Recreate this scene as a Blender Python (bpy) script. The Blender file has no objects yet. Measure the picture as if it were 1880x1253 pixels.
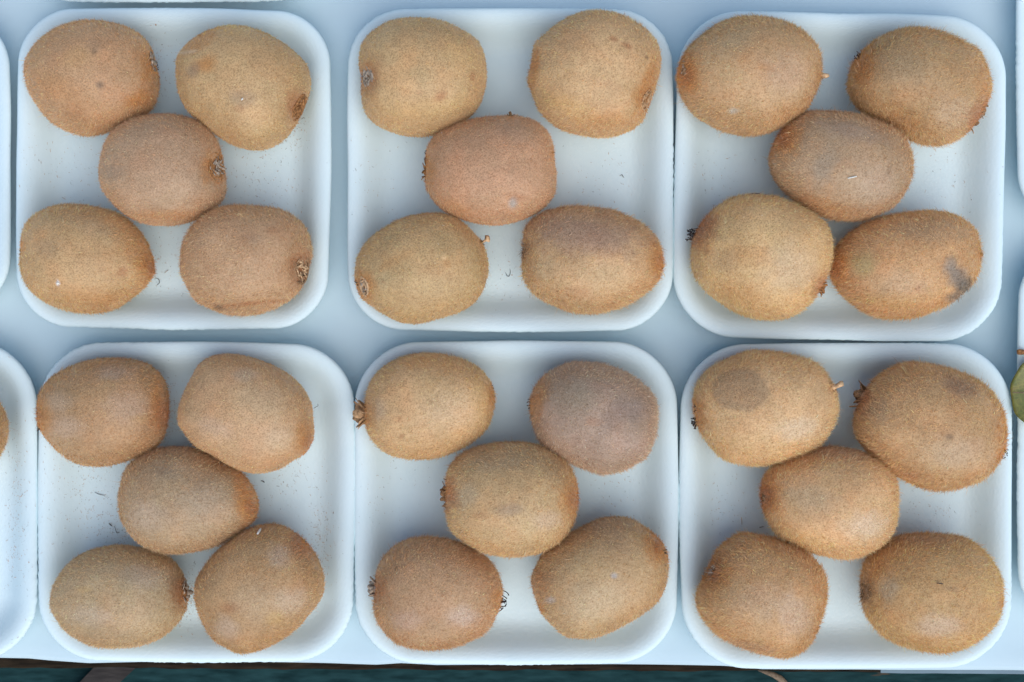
import bpy, math, random
import numpy as np
from mathutils import Vector, Matrix

R = math.radians
SC = bpy.context.scene
COL = SC.collection
rng = np.random.default_rng(7)
random.seed(7)

# ------------------------------------------------------------------ camera, sky, sun, exposure
CAM_H = 0.75            # camera height above the table paper (m)
RIM_Z = 0.0165          # height of the tray rims
PX = 0.00027            # metres per photograph pixel at rim height
cam_d = bpy.data.cameras.new('camera')
cam = bpy.data.objects.new('camera', cam_d)
COL.objects.link(cam)
cam.location = (0, 0, CAM_H)
cam_d.sensor_width = 36.0
cam_d.lens = 36.0 * (CAM_H - RIM_Z) / (1880 * PX)
cam_d.clip_start = 0.01
cam_d.clip_end = 20.0
SC.camera = cam

SUN_AZ, SUN_EL = 156.0, 58.0      # azimuth clockwise from +Y (top of the picture)
world = bpy.data.worlds.new('World')
SC.world = world
world.use_nodes = True
wn = world.node_tree
wn.nodes.clear()
sky = wn.nodes.new('ShaderNodeTexSky')
sky.sky_type = 'NISHITA'
sky.sun_disc = False
sky.sun_elevation = R(SUN_EL)
sky.sun_rotation = R(SUN_AZ)
sky.air_density = 1.0
sky.dust_density = 1.2
sky.ozone_density = 1.0
bg = wn.nodes.new('ShaderNodeBackground')
bg.inputs['Strength'].default_value = 0.106
wo = wn.nodes.new('ShaderNodeOutputWorld')
wn.links.new(sky.outputs[0], bg.inputs['Color'])
wn.links.new(bg.outputs[0], wo.inputs['Surface'])

sun_d = bpy.data.lights.new('sun', 'SUN')
sun_d.energy = 1.35
sun_d.angle = R(70)
sun_d.color = (1.0, 1.0, 0.96)
sun = bpy.data.objects.new('sun', sun_d)
COL.objects.link(sun)
sv = Vector((math.sin(R(SUN_AZ)) * math.cos(R(SUN_EL)), math.cos(R(SUN_AZ)) * math.cos(R(SUN_EL)), math.sin(R(SUN_EL))))
sun.rotation_euler = sv.to_track_quat('Z', 'Y').to_euler()
sun.location = sv * 3

SC.view_settings.view_transform = 'Standard'
SC.view_settings.look = 'None'
SC.view_settings.exposure = 0.59
SC.view_settings.gamma = 1.0
SC.view_settings.use_curve_mapping = False
SC.render.engine = 'CYCLES'
SC.cycles.max_bounces = 8
SC.cycles.diffuse_bounces = 6
SC.cycles.use_denoising = True
SC.cycles.denoising_prefilter = 'FAST'


# ------------------------------------------------------------------ helpers
def s_at(z):
    return PX * (CAM_H - z) / (CAM_H - RIM_Z)


def at(px, py, z=0.0):
    """world point at height z seen at a photograph pixel"""
    s = s_at(z)
    return np.array([(px - 940.0) * s, -(py - 626.5) * s, z])


def to_px(P):
    s = PX * (CAM_H - P[:, 2]) / (CAM_H - RIM_Z)
    return np.stack([P[:, 0] / s + 940.0, -P[:, 1] / s + 626.5], 1)


def _hash(ix, iy, iz, seed):
    h = (ix * 374761393 + iy * 668265263 + iz * 1274126177 + seed * 974634777) & 0xFFFFFFFF
    h = ((h ^ (h >> 13)) * 1274126177) & 0xFFFFFFFF
    h = h ^ (h >> 16)
    return (h & 0xFFFF) / 65535.0


def vnoise(P, freq, seed=0):
    """value noise in -1..1"""
    Q = P * freq + 1000.0
    I = np.floor(Q).astype(np.int64)
    F = Q - I
    F = F * F * (3 - 2 * F)
    out = np.zeros(len(P))
    for dx in (0, 1):
        wx = F[:, 0] if dx else 1 - F[:, 0]
        for dy in (0, 1):
            wy = F[:, 1] if dy else 1 - F[:, 1]
            for dz in (0, 1):
                wz = F[:, 2] if dz else 1 - F[:, 2]
                out += wx * wy * wz * _hash(I[:, 0] + dx, I[:, 1] + dy, I[:, 2] + dz, seed)
    return out * 2 - 1


def fbm(P, freq, seed=0, oct=3):
    a, t, o = 1.0, 0.0, 0.0
    for k in range(oct):
        o = o + a * vnoise(P, freq * 2 ** k, seed + 17 * k)
        t += a
        a *= 0.5
    return o / t


def sstep(a, b, x):
    t = np.clip((x - a) / (b - a), 0, 1)
    return t * t * (3 - 2 * t)


def mesh_obj(name, V, F, mat, parent=None, smooth=True):
    me = bpy.data.meshes.new(name)
    me.from_pydata([tuple(map(float, v)) for v in V], [], [tuple(int(i) for i in f) for f in F])
    me.update()
    if smooth:
        me.polygons.foreach_set('use_smooth', [True] * len(me.polygons))
    if mat is not None:
        me.materials.append(mat)
    o = bpy.data.objects.new(name, me)
    COL.objects.link(o)
    if parent is not None:
        o.parent = parent
    return o


def tag(o, label=None, cat=None, group=None, kind=None):
    if label:
        o['label'] = label
    if cat:
        o['category'] = cat
    if group:
        o['group'] = group
    if kind:
        o['kind'] = kind
    return o


class MB:
    """collects tubes and strips into one mesh"""

    def __init__(self):
        self.V, self.F = [], []

    def tube(self, pts, rad, n=5, cap=True):
        pts = [np.asarray(p, float) for p in pts]
        base = len(self.V)
        m = len(pts)
        up = np.array([0.13, 0.21, 0.97])
        for i, p in enumerate(pts):
            d = pts[min(i + 1, m - 1)] - pts[max(i - 1, 0)]
            d = d / (np.linalg.norm(d) + 1e-12)
            a = np.cross(d, up)
            if np.linalg.norm(a) < 1e-3:
                a = np.cross(d, [1, 0, 0])
            a = a / np.linalg.norm(a)
            b = np.cross(d, a)
            r = rad[i] if hasattr(rad, '__len__') else rad
            for k in range(n):
                t = 2 * math.pi * k / n
                self.V.append(p + r * (math.cos(t) * a + math.sin(t) * b))
        for i in range(m - 1):
            for k in range(n):
                k2 = (k + 1) % n
                self.F.append((base + i * n + k, base + i * n + k2, base + (i + 1) * n + k2, base + (i + 1) * n + k))
        if cap:
            self.F.append(tuple(base + k for k in reversed(range(n))))
            self.F.append(tuple(base + (m - 1) * n + k for k in range(n)))

    def strip(self, pts, side, widths, thick):
        """a bent flap with thickness: pts centre line, side vector per point"""
        base = len(self.V)
        m = len(pts)
        for i in range(m):
            p = np.asarray(pts[i], float)
            d = np.asarray(pts[min(i + 1, m - 1)], float) - np.asarray(pts[max(i - 1, 0)], float)
            d /= np.linalg.norm(d) + 1e-12
            s = side - d * np.dot(side, d)
            s /= np.linalg.norm(s) + 1e-12
            nn = np.cross(d, s)
            w, t = widths[i] / 2, thick / 2
            self.V += [p - s * w - nn * t, p + s * w - nn * t, p + s * w + nn * t, p - s * w + nn * t]
        for i in range(m - 1):
            a, b = base + 4 * i, base + 4 * i + 4
            for k in range(4):
                k2 = (k + 1) % 4
                self.F.append((a + k, a + k2, b + k2, b + k))
        self.F.append((base + 3, base + 2, base + 1, base))
        e = base + 4 * (m - 1)
        self.F.append((e, e + 1, e + 2, e + 3))

    def build(self, name, mat, parent=None):
        return mesh_obj(name, self.V, self.F, mat, parent)


# ------------------------------------------------------------------ materials
def new_mat(name):
    m = bpy.data.materials.new(name)
    m.use_nodes = True
    nt = m.node_tree
    b = nt.nodes['Principled BSDF']
    return m, nt, b


def N(nt, t, **kw):
    n = nt.nodes.new(t)
    for k, v in kw.items():
        if k in n.inputs.keys():
            n.inputs[k].default_value = v
        else:
            setattr(n, k, v)
    return n


def ramp(nt, stops):
    r = nt.nodes.new('ShaderNodeValToRGB')
    el = r.color_ramp.elements
    while len(el) < len(stops):
        el.new(0.5)
    for e, (p, c) in zip(el, stops):
        e.position = p
        e.color = (*c, 1)
    return r


def mixc(nt, fac, a, b, mode='MIX'):
    m = nt.nodes.new('ShaderNodeMix')
    m.data_type = 'RGBA'
    m.blend_type = mode
    for sock, v in ((m.inputs['Factor'], fac), (m.inputs[6], a), (m.inputs[7], b)):
        if hasattr(v, 'is_linked'):
            nt.links.new(v, sock)
        elif isinstance(v, tuple):
            sock.default_value = (*v, 1)
        else:
            sock.default_value = v
    return m.outputs[2]


def plain(name, col, rough=0.8, var=0.25, scale=900.0, bump=0.3, dist=0.0002):
    m, nt, b = new_mat(name)
    tc = N(nt, 'ShaderNodeTexCoord')
    no = N(nt, 'ShaderNodeTexNoise', Scale=scale, Detail=4.0)
    nt.links.new(tc.outputs['Object'], no.inputs['Vector'])
    lo = tuple(c * (1 - var) for c in col)
    hi = tuple(min(1, c * (1 + var)) for c in col)
    rp = ramp(nt, [(0.3, lo), (0.7, hi)])
    nt.links.new(no.outputs['Fac'], rp.inputs['Fac'])
    nt.links.new(rp.outputs['Color'], b.inputs['Base Color'])
    b.inputs['Roughness'].default_value = rough
    b.inputs['Specular IOR Level'].default_value = 0.2
    bp = N(nt, 'ShaderNodeBump', Strength=bump, Distance=dist)
    nt.links.new(no.outputs['Fac'], bp.inputs['Height'])
    nt.links.new(bp.outputs[0], b.inputs['Normal'])
    return m


# foam: white polystyrene with the faint cell pattern and a little cool tint
FOAM, nt, b = new_mat('foam')
tc = N(nt, 'ShaderNodeTexCoord')
vo = N(nt, 'ShaderNodeTexVoronoi', Scale=700.0)
no = N(nt, 'ShaderNodeTexNoise', Scale=55.0, Detail=3.0)
n2 = N(nt, 'ShaderNodeTexNoise', Scale=900.0, Detail=2.0)
for x in (vo, no, n2):
    nt.links.new(tc.outputs['Object'], x.inputs['Vector'])
c1 = ramp(nt, [(0.3, (0.70, 0.845, 0.865)), (0.7, (0.735, 0.87, 0.89))])
nt.links.new(no.outputs['Fac'], c1.inputs['Fac'])
nt.links.new(c1.outputs['Color'], b.inputs['Base Color'])
b.inputs['Roughness'].default_value = 0.75
b.inputs['Specular IOR Level'].default_value = 0.25
bp = N(nt, 'ShaderNodeBump', Strength=0.24, Distance=0.0003)
nt.links.new(vo.outputs['Distance'], bp.inputs['Height'])
bp2 = N(nt, 'ShaderNodeBump', Strength=0.15, Distance=0.0003)
nt.links.new(n2.outputs['Fac'], bp2.inputs['Height'])
nt.links.new(bp.outputs[0], bp2.inputs['Normal'])
nt.links.new(bp2.outputs[0], b.inputs['Normal'])

# paper
PAPER, nt, b = new_mat('paper')
tc = N(nt, 'ShaderNodeTexCoord')
no = N(nt, 'ShaderNodeTexNoise', Scale=9.0, Detail=4.0)
n2 = N(nt, 'ShaderNodeTexNoise', Scale=1500.0, Detail=2.0)
for x in (no, n2):
    nt.links.new(tc.outputs['Object'], x.inputs['Vector'])
c1 = ramp(nt, [(0.3, (0.515, 0.645, 0.695)), (0.7, (0.58, 0.705, 0.75))])
nt.links.new(no.outputs['Fac'], c1.inputs['Fac'])
nt.links.new(c1.outputs['Color'], b.inputs['Base Color'])
b.inputs['Roughness'].default_value = 0.6
b.inputs['Specular IOR Level'].default_value = 0.3
bp = N(nt, 'ShaderNodeBump', Strength=0.1, Distance=0.0002)
nt.links.new(n2.outputs['Fac'], bp.inputs['Height'])
nt.links.new(bp.outputs[0], b.inputs['Normal'])

# kiwi skin: vertex colours hold blotches, stains and some painted highlights; speckle and relief are procedural
SKIN, nt, b = new_mat('kiwi_skin')
tc = N(nt, 'ShaderNodeTexCoord')
at_c = N(nt, 'ShaderNodeAttribute', attribute_name='tone')
n1 = N(nt, 'ShaderNodeTexNoise', Scale=1400.0, Detail=2.0)
n2 = N(nt, 'ShaderNodeTexNoise', Scale=420.0, Detail=3.0)
vo = N(nt, 'ShaderNodeTexVoronoi', Scale=800.0)
for x in (n1, n2, vo):
    nt.links.new(tc.outputs['Object'], x.inputs['Vector'])
r1 = ramp(nt, [(0.32, (0.72, 0.66, 0.60)), (0.52, (1.0, 1.0, 1.0)), (0.75, (1.12, 1.11, 1.09))])
nt.links.new(n1.outputs['Fac'], r1.inputs['Fac'])
r2 = ramp(nt, [(0.35, (0.93, 0.91, 0.88)), (0.65, (1.04, 1.04, 1.04))])
nt.links.new(n2.outputs['Fac'], r2.inputs['Fac'])
r3 = ramp(nt, [(0.10, (0.55, 0.42, 0.32)), (0.24, (1.0, 1.0, 1.0))])
nt.links.new(vo.outputs['Distance'], r3.inputs['Fac'])
k = mixc(nt, 1.0, at_c.outputs['Color'], r1.outputs['Color'], 'MULTIPLY')
k = mixc(nt, 1.0, k, r2.outputs['Color'], 'MULTIPLY')
k = mixc(nt, 0.6, k, r3.outputs['Color'], 'MULTIPLY')
nt.links.new(k, b.inputs['Base Color'])
b.inputs['Roughness'].default_value = 0.5
b.inputs['Specular IOR Level'].default_value = 0.38
b.inputs['Sheen Weight'].default_value = 0.6
b.inputs['Sheen Roughness'].default_value = 0.5
b.inputs['Sheen Tint'].default_value = (1.0, 0.70, 0.42, 1)
bp = N(nt, 'ShaderNodeBump', Strength=0.5, Distance=0.0003)
nt.links.new(n1.outputs['Fac'], bp.inputs['Height'])
bp2 = N(nt, 'ShaderNodeBump', Strength=0.5, Distance=0.0005)
nt.links.new(n2.outputs['Fac'], bp2.inputs['Height'])
nt.links.new(bp.outputs[0], bp2.inputs['Normal'])
nt.links.new(bp2.outputs[0], b.inputs['Normal'])

# fuzz
FUZZ = bpy.data.materials.new('kiwi_fuzz')
FUZZ.use_nodes = True
nt = FUZZ.node_tree
nt.nodes.clear()
ac = N(nt, 'ShaderNodeAttribute', attribute_name='hair_col')
df = N(nt, 'ShaderNodeBsdfDiffuse')
tr = N(nt, 'ShaderNodeBsdfTranslucent')
mx = N(nt, 'ShaderNodeMixShader')
mx.inputs[0].default_value = 0.38
ou = N(nt, 'ShaderNodeOutputMaterial')
nt.links.new(ac.outputs['Color'], df.inputs['Color'])
nt.links.new(ac.outputs['Color'], tr.inputs['Color'])
nt.links.new(df.outputs[0], mx.inputs[1])
nt.links.new(tr.outputs[0], mx.inputs[2])
gl = N(nt, 'ShaderNodeBsdfGlossy', Roughness=0.42)
gl.inputs['Color'].default_value = (0.95, 0.8, 0.6, 1)
m2 = N(nt, 'ShaderNodeMixShader')
m2.inputs[0].default_value = 0.08
nt.links.new(mx.outputs[0], m2.inputs[1])
nt.links.new(gl.outputs[0], m2.inputs[2])
nt.links.new(m2.outputs[0], ou.inputs['Surface'])

DRY_TAN = plain('dry_sepal_tan', (0.58, 0.38, 0.21), var=0.45, scale=700)
DRY_SEPAL = plain('dry_sepal_russet', (0.46, 0.28, 0.145), var=0.5, scale=700)
DRY_BROWN = plain('dry_sepal_brown', (0.30, 0.175, 0.09), var=0.6, scale=700)
DRY_GREY = plain('dry_sepal_grey', (0.40, 0.32, 0.24), var=0.5, scale=700)
DRY_DARK = plain('dry_style_dark', (0.055, 0.045, 0.045), var=0.4, scale=900)
DRY_RUST = plain('dry_scar_rust', (0.34, 0.16, 0.06), var=0.5, scale=800)
WHITE_BIT = plain('pale_sliver', (0.80, 0.76, 0.66), var=0.1)

# teal painted wood, worn to bare patches
TEAL, nt, b = new_mat('teal_paint')
tc = N(nt, 'ShaderNodeTexCoord')
mp = N(nt, 'ShaderNodeMapping')
mp.inputs['Scale'].default_value = (0.22, 1.0, 1.0)
nt.links.new(tc.outputs['Object'], mp.inputs['Vector'])
n1 = N(nt, 'ShaderNodeTexNoise', Scale=330.0, Detail=5.0)
n2 = N(nt, 'ShaderNodeTexNoise', Scale=150.0, Detail=3.0)
for x in (n1, n2):
    nt.links.new(mp.outputs[0], x.inputs['Vector'])
r1 = ramp(nt, [(0.3, (0.005, 0.024, 0.026)), (0.7, (0.019, 0.060, 0.063))])
nt.links.new(n1.outputs['Fac'], r1.inputs['Fac'])
r2 = ramp(nt, [(0.70, (0, 0, 0)), (0.74, (1, 1, 1))])
nt.links.new(n2.outputs['Fac'], r2.inputs['Fac'])
k = mixc(nt, r2.outputs['Color'], r1.outputs['Color'], (0.085, 0.062, 0.04))
nt.links.new(k, b.inputs['Base Color'])
b.inputs['Roughness'].default_value = 0.8
b.inputs['Specular IOR Level'].default_value = 0.1
bp = N(nt, 'ShaderNodeBump', Strength=0.5, Distance=0.0006)
nt.links.new(n1.outputs['Fac'], bp.inputs['Height'])
nt.links.new(bp.outputs[0], b.inputs['Normal'])


def wood(name, lo, hi):
    m, nt, b = new_mat(name)
    tc = N(nt, 'ShaderNodeTexCoord')
    mp = N(nt, 'ShaderNodeMapping')
    mp.inputs['Scale'].default_value = (0.15, 1.0, 1.0)
    nt.links.new(tc.outputs['Object'], mp.inputs['Vector'])
    n1 = N(nt, 'ShaderNodeTexNoise', Scale=500.0, Detail=5.0)
    nt.links.new(mp.outputs[0], n1.inputs['Vector'])
    r1 = ramp(nt, [(0.3, lo), (0.7, hi)])
    nt.links.new(n1.outputs['Fac'], r1.inputs['Fac'])
    nt.links.new(r1.outputs['Color'], b.inputs['Base Color'])
    b.inputs['Roughness'].default_value = 0.85
    b.inputs['Specular IOR Level'].default_value = 0.1
    bp = N(nt, 'ShaderNodeBump', Strength=0.5, Distance=0.0006)
    nt.links.new(n1.outputs['Fac'], bp.inputs['Height'])
    nt.links.new(bp.outputs[0], b.inputs['Normal'])
    return m


BROWN = wood('raw_brown_wood', (0.008, 0.006, 0.004), (0.04, 0.027, 0.016))
SLAT = wood('grey_brown_wood', (0.028, 0.025, 0.024), (0.062, 0.054, 0.049))
CORD = plain('twig_bark', (0.25, 0.18, 0.12), var=0.3, scale=600)

UNDER = plain('shaded_underlay', (0.20, 0.27, 0.31), var=0.1, scale=60)  # paper colour darkened to stand in for shade at the bottom edge

# ------------------------------------------------------------------ the table: paper, plank edge, painted board
edge = [(-200, 1207), (0, 1210), (50, 1211), (90, 1215), (160, 1220), (330, 1216), (470, 1218), (560, 1219.5), (690, 1222),
        (735, 1219), (800, 1223), (1130, 1221), (1230, 1222.5), (1330, 1224), (1400, 1230), (1617, 1232), (1900, 1234), (2100, 1234)]
ex = np.array([e[0] for e in edge]); ey = np.array([e[1] for e in edge])
nx, ny = 300, 170
V = []
for j in range(ny + 1):
    for i in range(nx + 1):
        px = -190 + 2260 * i / nx
        yb = np.interp(px, ex, ey)
        t = j / ny
        py = -190 + (yb + 190) * t
        V.append(at(px, py, 0.0))
V = np.array(V)
Q = V * np.array([1, 0.45, 1])
wr = 0.0018 * fbm(Q, 16.0, 3, 3) + 0.0012 * np.abs(vnoise(V * np.array([0.35, 1, 1]) + 0.3 * V[:, [1, 0, 2]], 22.0, 9))
V[:, 2] = wr - 0.0020
tt = np.repeat(np.arange(ny + 1) / ny, nx + 1)
V[:, 2] -= 0.0008 * sstep(0.985, 1.0, tt)
F = [(j * (nx + 1) + i, (j + 1) * (nx + 1) + i, (j + 1) * (nx + 1) + i + 1, j * (nx + 1) + i + 1) for j in range(ny) for i in range(nx)]
paper = mesh_obj('table_paper', V, F, PAPER)
so = paper.modifiers.new('thick', 'SOLIDIFY'); so.thickness = 0.0003; so.offset = -1
tag(paper, 'pale blue grey paper sheet spread under the white trays', kind='structure')


def sheet(name, corners, z, thick, mat, nx=40, ny=8, amp=0.0003, seed=1):
    """a board of given pixel corners (tl, tr, br, bl) with its top at z"""
    c = [at(x, y, z) for x, y in corners]
    V, F = [], []
    for layer in (0, 1):
        for j in range(ny + 1):
            for i in range(nx + 1):
                u, v = i / nx, j / ny
                p = (1 - v) * ((1 - u) * c[0] + u * c[1]) + v * ((1 - u) * c[3] + u * c[2])
                V.append(p - np.array([0, 0, thick * layer]))
    V = np.array(V)
    V += amp * np.stack([0 * V[:, 0], vnoise(V, 120, seed), vnoise(V, 90, seed + 1)], 1)
    n = (nx + 1) * (ny + 1)
    for j in range(ny):
        for i in range(nx):
            a = j * (nx + 1) + i
            F.append((a, a + nx + 1, a + nx + 2, a + 1))
            F.append((n + a, n + a + 1, n + a + nx + 2, n + a + nx + 1))
    for i in range(nx):
        F.append((i, i + 1, n + i + 1, n + i))
        a = ny * (nx + 1) + i
        F.append((a + 1, a, n + a, n + a + 1))
    for j in range(ny):
        a = j * (nx + 1)
        F.append((a + nx + 1, a, n + a, n + a + nx + 1))
        a += nx
        F.append((a, a + nx + 1, n + a + nx + 1, n + a))
    o = mesh_obj(name, V, F, mat, smooth=False)
    return o


o = sheet('paper_underlay', [(1617, 900), (2060, 900), (2060, 1240), (1617, 1236)], -0.0046, 0.0004, UNDER, 30, 20, 0.0002, 5)
tag(o, 'lower paper layer with a square cut end showing under the right hand tray', 'paper')
o = sheet('wooden_plank', [(-180, 1020), (2060, 1020), (2060, 1236), (-180, 1225)], -0.0064, 0.016, BROWN, 160, 8, 0.0006, 11)
tag(o, 'dark brown raw wooden plank edge just below the paper', 'plank')
o = sheet('painted_board', [(-180, 1180), (2060, 1180), (2060, 1500), (-180, 1500)], -0.030, 0.02, TEAL, 80, 16, 0.0004, 13)
tag(o, 'dark teal painted board with worn bare patches at the bottom edge', 'board')
o = sheet('wood_batten', [(184, 1214), (262, 1214), (170, 1300), (100, 1300)], -0.0215, 0.008, SLAT, 14, 14, 0.0003, 17)
tag(o, 'short grey brown batten slanting across the teal board', 'batten')
mb = MB()
pts = [at(x, y, z) for x, y, z in ((1392, 1230, -.027), (1405, 1234, -.0255), (1420, 1239, -.0245), (1432, 1246, -.0245), (1440, 1254, -.0255), (1446, 1268, -.0275), (1448, 1290, -.0285))]
mb.tube(pts, [0.0006, 0.0011, 0.0015, 0.0018, 0.0018, 0.0017, 0.0012], 8)
tag(mb.build('dry_twig', CORD), 'pale bent dry twig lying on the teal board', 'twig')

# ------------------------------------------------------------------ foam trays
FLOOR_Z = 0.0038
PROF_D = np.array([0.0, 0.0005, 0.0014, 0.0028, 0.0045, 0.0068, 0.0092, 0.0118, 0.0145, 0.0170, 0.0195, 0.0220, 0.0250])
PROF_Z = RIM_Z - np.array([0.0016, 0.0007, 0.0002, 0.0, 0.0003, 0.0013, 0.0032, 0.0060, 0.0089, 0.0109, 0.0121, 0.0126, 0.0127])


def rrect(hw, hh, r, n):
    """rounded rectangle outline with slightly bowed sides; returns points, outward normals"""
    # superellipse-like bow: sample a rounded rectangle by arc length
    pts, nor = [], []
    segs = []
    for k, (sx, sy) in enumerate(((1, 1), (-1, 1), (-1, -1), (1, -1))):
        segs.append(('arc', sx, sy, k))
    L_h, L_v, La = 2 * (hw - r), 2 * (hh - r), r * math.pi / 2
    tot = 2 * L_h + 2 * L_v + 4 * La
    for i in range(n):
        s = tot * i / n
        for k, (kind, L) in enumerate((('v', L_v), ('a', La), ('h', L_h), ('a', La), ('v', L_v), ('a', La), ('h', L_h), ('a', La))):
            if s < L or k == 7:
                break
            s -= L
        q = k // 2
        if k % 2 == 0:
            t = s / L * 2 - 1
            base = {0: (hw, t * (hh - r)), 1: (-t * (hw - r), hh), 2: (-hw, -t * (hh - r)), 3: (t * (hw - r), -hh)}[q]
            nn = {0: (1, 0), 1: (0, 1), 2: (-1, 0), 3: (0, -1)}[q]
        else:
            c = {0: (hw - r, hh - r), 1: (-hw + r, hh - r), 2: (-hw + r, -hh + r), 3: (hw - r, -hh + r)}[q]
            a = q * math.pi / 2 + s / r
            nn = (math.cos(a), math.sin(a))
            base = (c[0] + r * nn[0], c[1] + r * nn[1])
        pts.append(base)
        nor.append(nn)
    return np.array(pts), np.array(nor)


TRAYS = []


def tray(px, py, w, h, rot, label, rad=100, seed=0):
    c = at(px, py, RIM_Z)
    hw, hh, r = w * PX / 2, h * PX / 2, rad * PX
    bow = 0.0016
    n = 720
    P, NO = rrect(hw - bow, hh - bow, r, n)
    bowf = lambda p: bow * ((1 - (p[:, 1] / hh) ** 2) * (np.abs(NO[:, 0]) ** 2) + (1 - (p[:, 0] / hw) ** 2) * (np.abs(NO[:, 1]) ** 2))
    P = P + NO * bowf(P)[:, None]
    P3 = np.concatenate([P, np.full((n, 1), seed * 0.37)], 1)
    wav = 0.0007 * fbm(P3, 22, seed, 2)                      # a hand-cut, slightly uneven edge
    bite = vnoise(P3, 900, seed + 3)
    patch = sstep(-0.05, 0.35, vnoise(P3, 28, seed + 5))      # rough torn beads only along some stretches
    bead = 0.00020 * bite * (0.08 + 1.2 * patch)
    prof = [(0.0070, 0.0), (0.0052, 0.0016), (0.0028, RIM_Z * 0.5), (0.0008, RIM_Z - 0.0036), (0.0001, RIM_Z - 0.0020)]   # underside, from the base up
    prof = [(d, z) for d, z in prof] + list(zip(PROF_D, PROF_Z))
    V = []
    zw = 0.0006 * fbm(P3, 16, seed + 9, 2)
    for d, z in prof:
        inner = min(1.0, d / 0.004) if (d, z) in prof[5:] else min(1.0, d / 0.003)
        off = -d + wav * max(0.0, 1 - d / 0.012) + bead * (1 - inner)
        rr = P + NO * off[:, None]
        dz = zw * sstep(0.004, RIM_Z, z) if z > 0.004 else 0 * zw
        V.append(np.stack([rr[:, 0], rr[:, 1], z + dz], 1))
    rows = len(V)
    # the floor closes with scaled rings
    last = V[-1]
    for f in (0.9, 0.75, 0.55, 0.3):
        q = last.copy()
        q[:, :2] *= f
        q[:, 2] = FLOOR_Z + 0.00025 * vnoise(q, 30, seed + 2)
        V.append(q)
    rows2 = len(V)
    V = np.concatenate(V)
    F = []
    for i in range(rows2 - 1):
        for k in range(n):
            k2 = (k + 1) % n
            F.append((i * n + k, i * n + k2, (i + 1) * n + k2, (i + 1) * n + k))
    F.append(tuple((rows2 - 1) * n + k for k in range(n)))
    F.append(tuple(reversed(range(n))))
    o = mesh_obj('foam_tray', V, F, FOAM)
    o.location = (c[0], c[1], 0.0)
    o.rotation_euler = (0, 0, R(-rot))
    tag(o, label, 'tray', 'white foam trays')
    TRAYS.append((c[0], c[1], hw, hh, r, R(-rot)))
    return o


def tray_height(P, T):
    cx, cy, hw, hh, r, a = T
    x, y = P[:, 0] - cx, P[:, 1] - cy
    ca, sa = math.cos(-a), math.sin(-a)
    X, Y = ca * x - sa * y, sa * x + ca * y
    qx, qy = np.abs(X) - hw + r, np.abs(Y) - hh + r
    d = -(np.minimum(np.maximum(qx, qy), 0) + np.sqrt(np.maximum(qx, 0) ** 2 + np.maximum(qy, 0) ** 2) - r)
    return np.where(d < 0, -1.0, np.interp(d, PROF_D, PROF_Z))


tray(317, 309, 579, 592, 0.4, 'white foam tray, leftmost complete one in the upper row, holding five kiwis', 96, 1)
tray(937, 311, 601, 597, 0.0, 'white foam tray in the middle of the upper row, holding five kiwis', 98, 2)
tray(1542, 324, 608, 604, 1.2, 'white foam tray at the upper right, slightly turned, holding five kiwis', 108, 3)
tray(359.5, 923, 584, 590, 0.3, 'white foam tray, leftmost complete one in the lower row, holding five kiwis', 108, 4)
tray(948, 924, 597, 598, 0.0, 'white foam tray in the middle of the lower row, holding five kiwis', 110, 5)
tray(1554.5, 929, 612, 601, 0.0, 'white foam tray at the lower right, holding five kiwis', 115, 6)
tray(18 - 290, 299, 580, 565, 0.0, 'sliver of a white foam tray cut off by the left edge, upper row', 100, 7)
tray(68 - 290, 922, 580, 592, 0.0, 'white foam tray cut off by the left edge, lower row, one kiwi showing', 108, 8)
tray(317, 3.5 - 295, 580, 590, -0.2, 'thin sliver of white foam tray rim along the top edge', 100, 9)
tray(1867 + 300, 124, 600, 596, 0.0, 'strip of white foam tray cut off by the right edge, upper one', 100, 10)
tray(1869 + 300, 798, 600, 715, 0.0, 'strip of white foam tray cut off by the right edge, under the leaf', 100, 12)

# ------------------------------------------------------------------ kiwis
ico = bpy.data.meshes.new('tmp')
import bmesh
bm = bmesh.new()
bmesh.ops.create_icosphere(bm, subdivisions=6, radius=1.0)
bm.to_mesh(ico)
bm.free()
DIR = np.zeros(len(ico.vertices) * 3)
ico.vertices.foreach_get('co', DIR)
DIR = DIR.reshape(-1, 3)
DIR /= np.linalg.norm(DIR, axis=1)[:, None]
TRI = np.zeros(len(ico.polygons) * 3, dtype=np.int32)
ico.polygons.foreach_get('vertices', TRI)
TRI = TRI.reshape(-1, 3)
bpy.data.meshes.remove(ico)


def vnormals(P):
    a, b, c = P[TRI[:, 0]], P[TRI[:, 1]], P[TRI[:, 2]]
    fn = np.cross(b - a, c - a)
    n = np.zeros_like(P)
    for k in range(3):
        np.add.at(n, TRI[:, k], fn)
    return n / (np.linalg.norm(n, axis=1)[:, None] + 1e-15), np.linalg.norm(fn, axis=1) / 2


TONES = {   # skin, hair
    'tan':    ((0.556, 0.347, 0.167), (0.980, 0.577, 0.260)),
    'green':  ((0.556, 0.359, 0.169), (0.980, 0.592, 0.260)),
    'pink':   ((0.524, 0.310, 0.165), (0.960, 0.551, 0.267)),
    'brown':  ((0.487, 0.286, 0.138), (0.920, 0.505, 0.215)),
    'gold':   ((0.674, 0.420, 0.198), (0.980, 0.633, 0.289)),
    'grey':   ((0.492, 0.326, 0.185), (0.920, 0.551, 0.280)),
    'mauve':  ((0.396, 0.260, 0.179), (0.940, 0.628, 0.409)),
    'amber':  ((0.567, 0.336, 0.149), (0.980, 0.567, 0.233)),
}
SKIN_GAIN = 1.12       # the marks below were matched by eye a little dark
ORANGE = (0.46, 0.20, 0.055)
RUST = (0.33, 0.13, 0.05)
DARKB = (0.12, 0.075, 0.045)
SLATE = (0.13, 0.125, 0.115)
PALE = (0.70, 0.58, 0.42)
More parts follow.
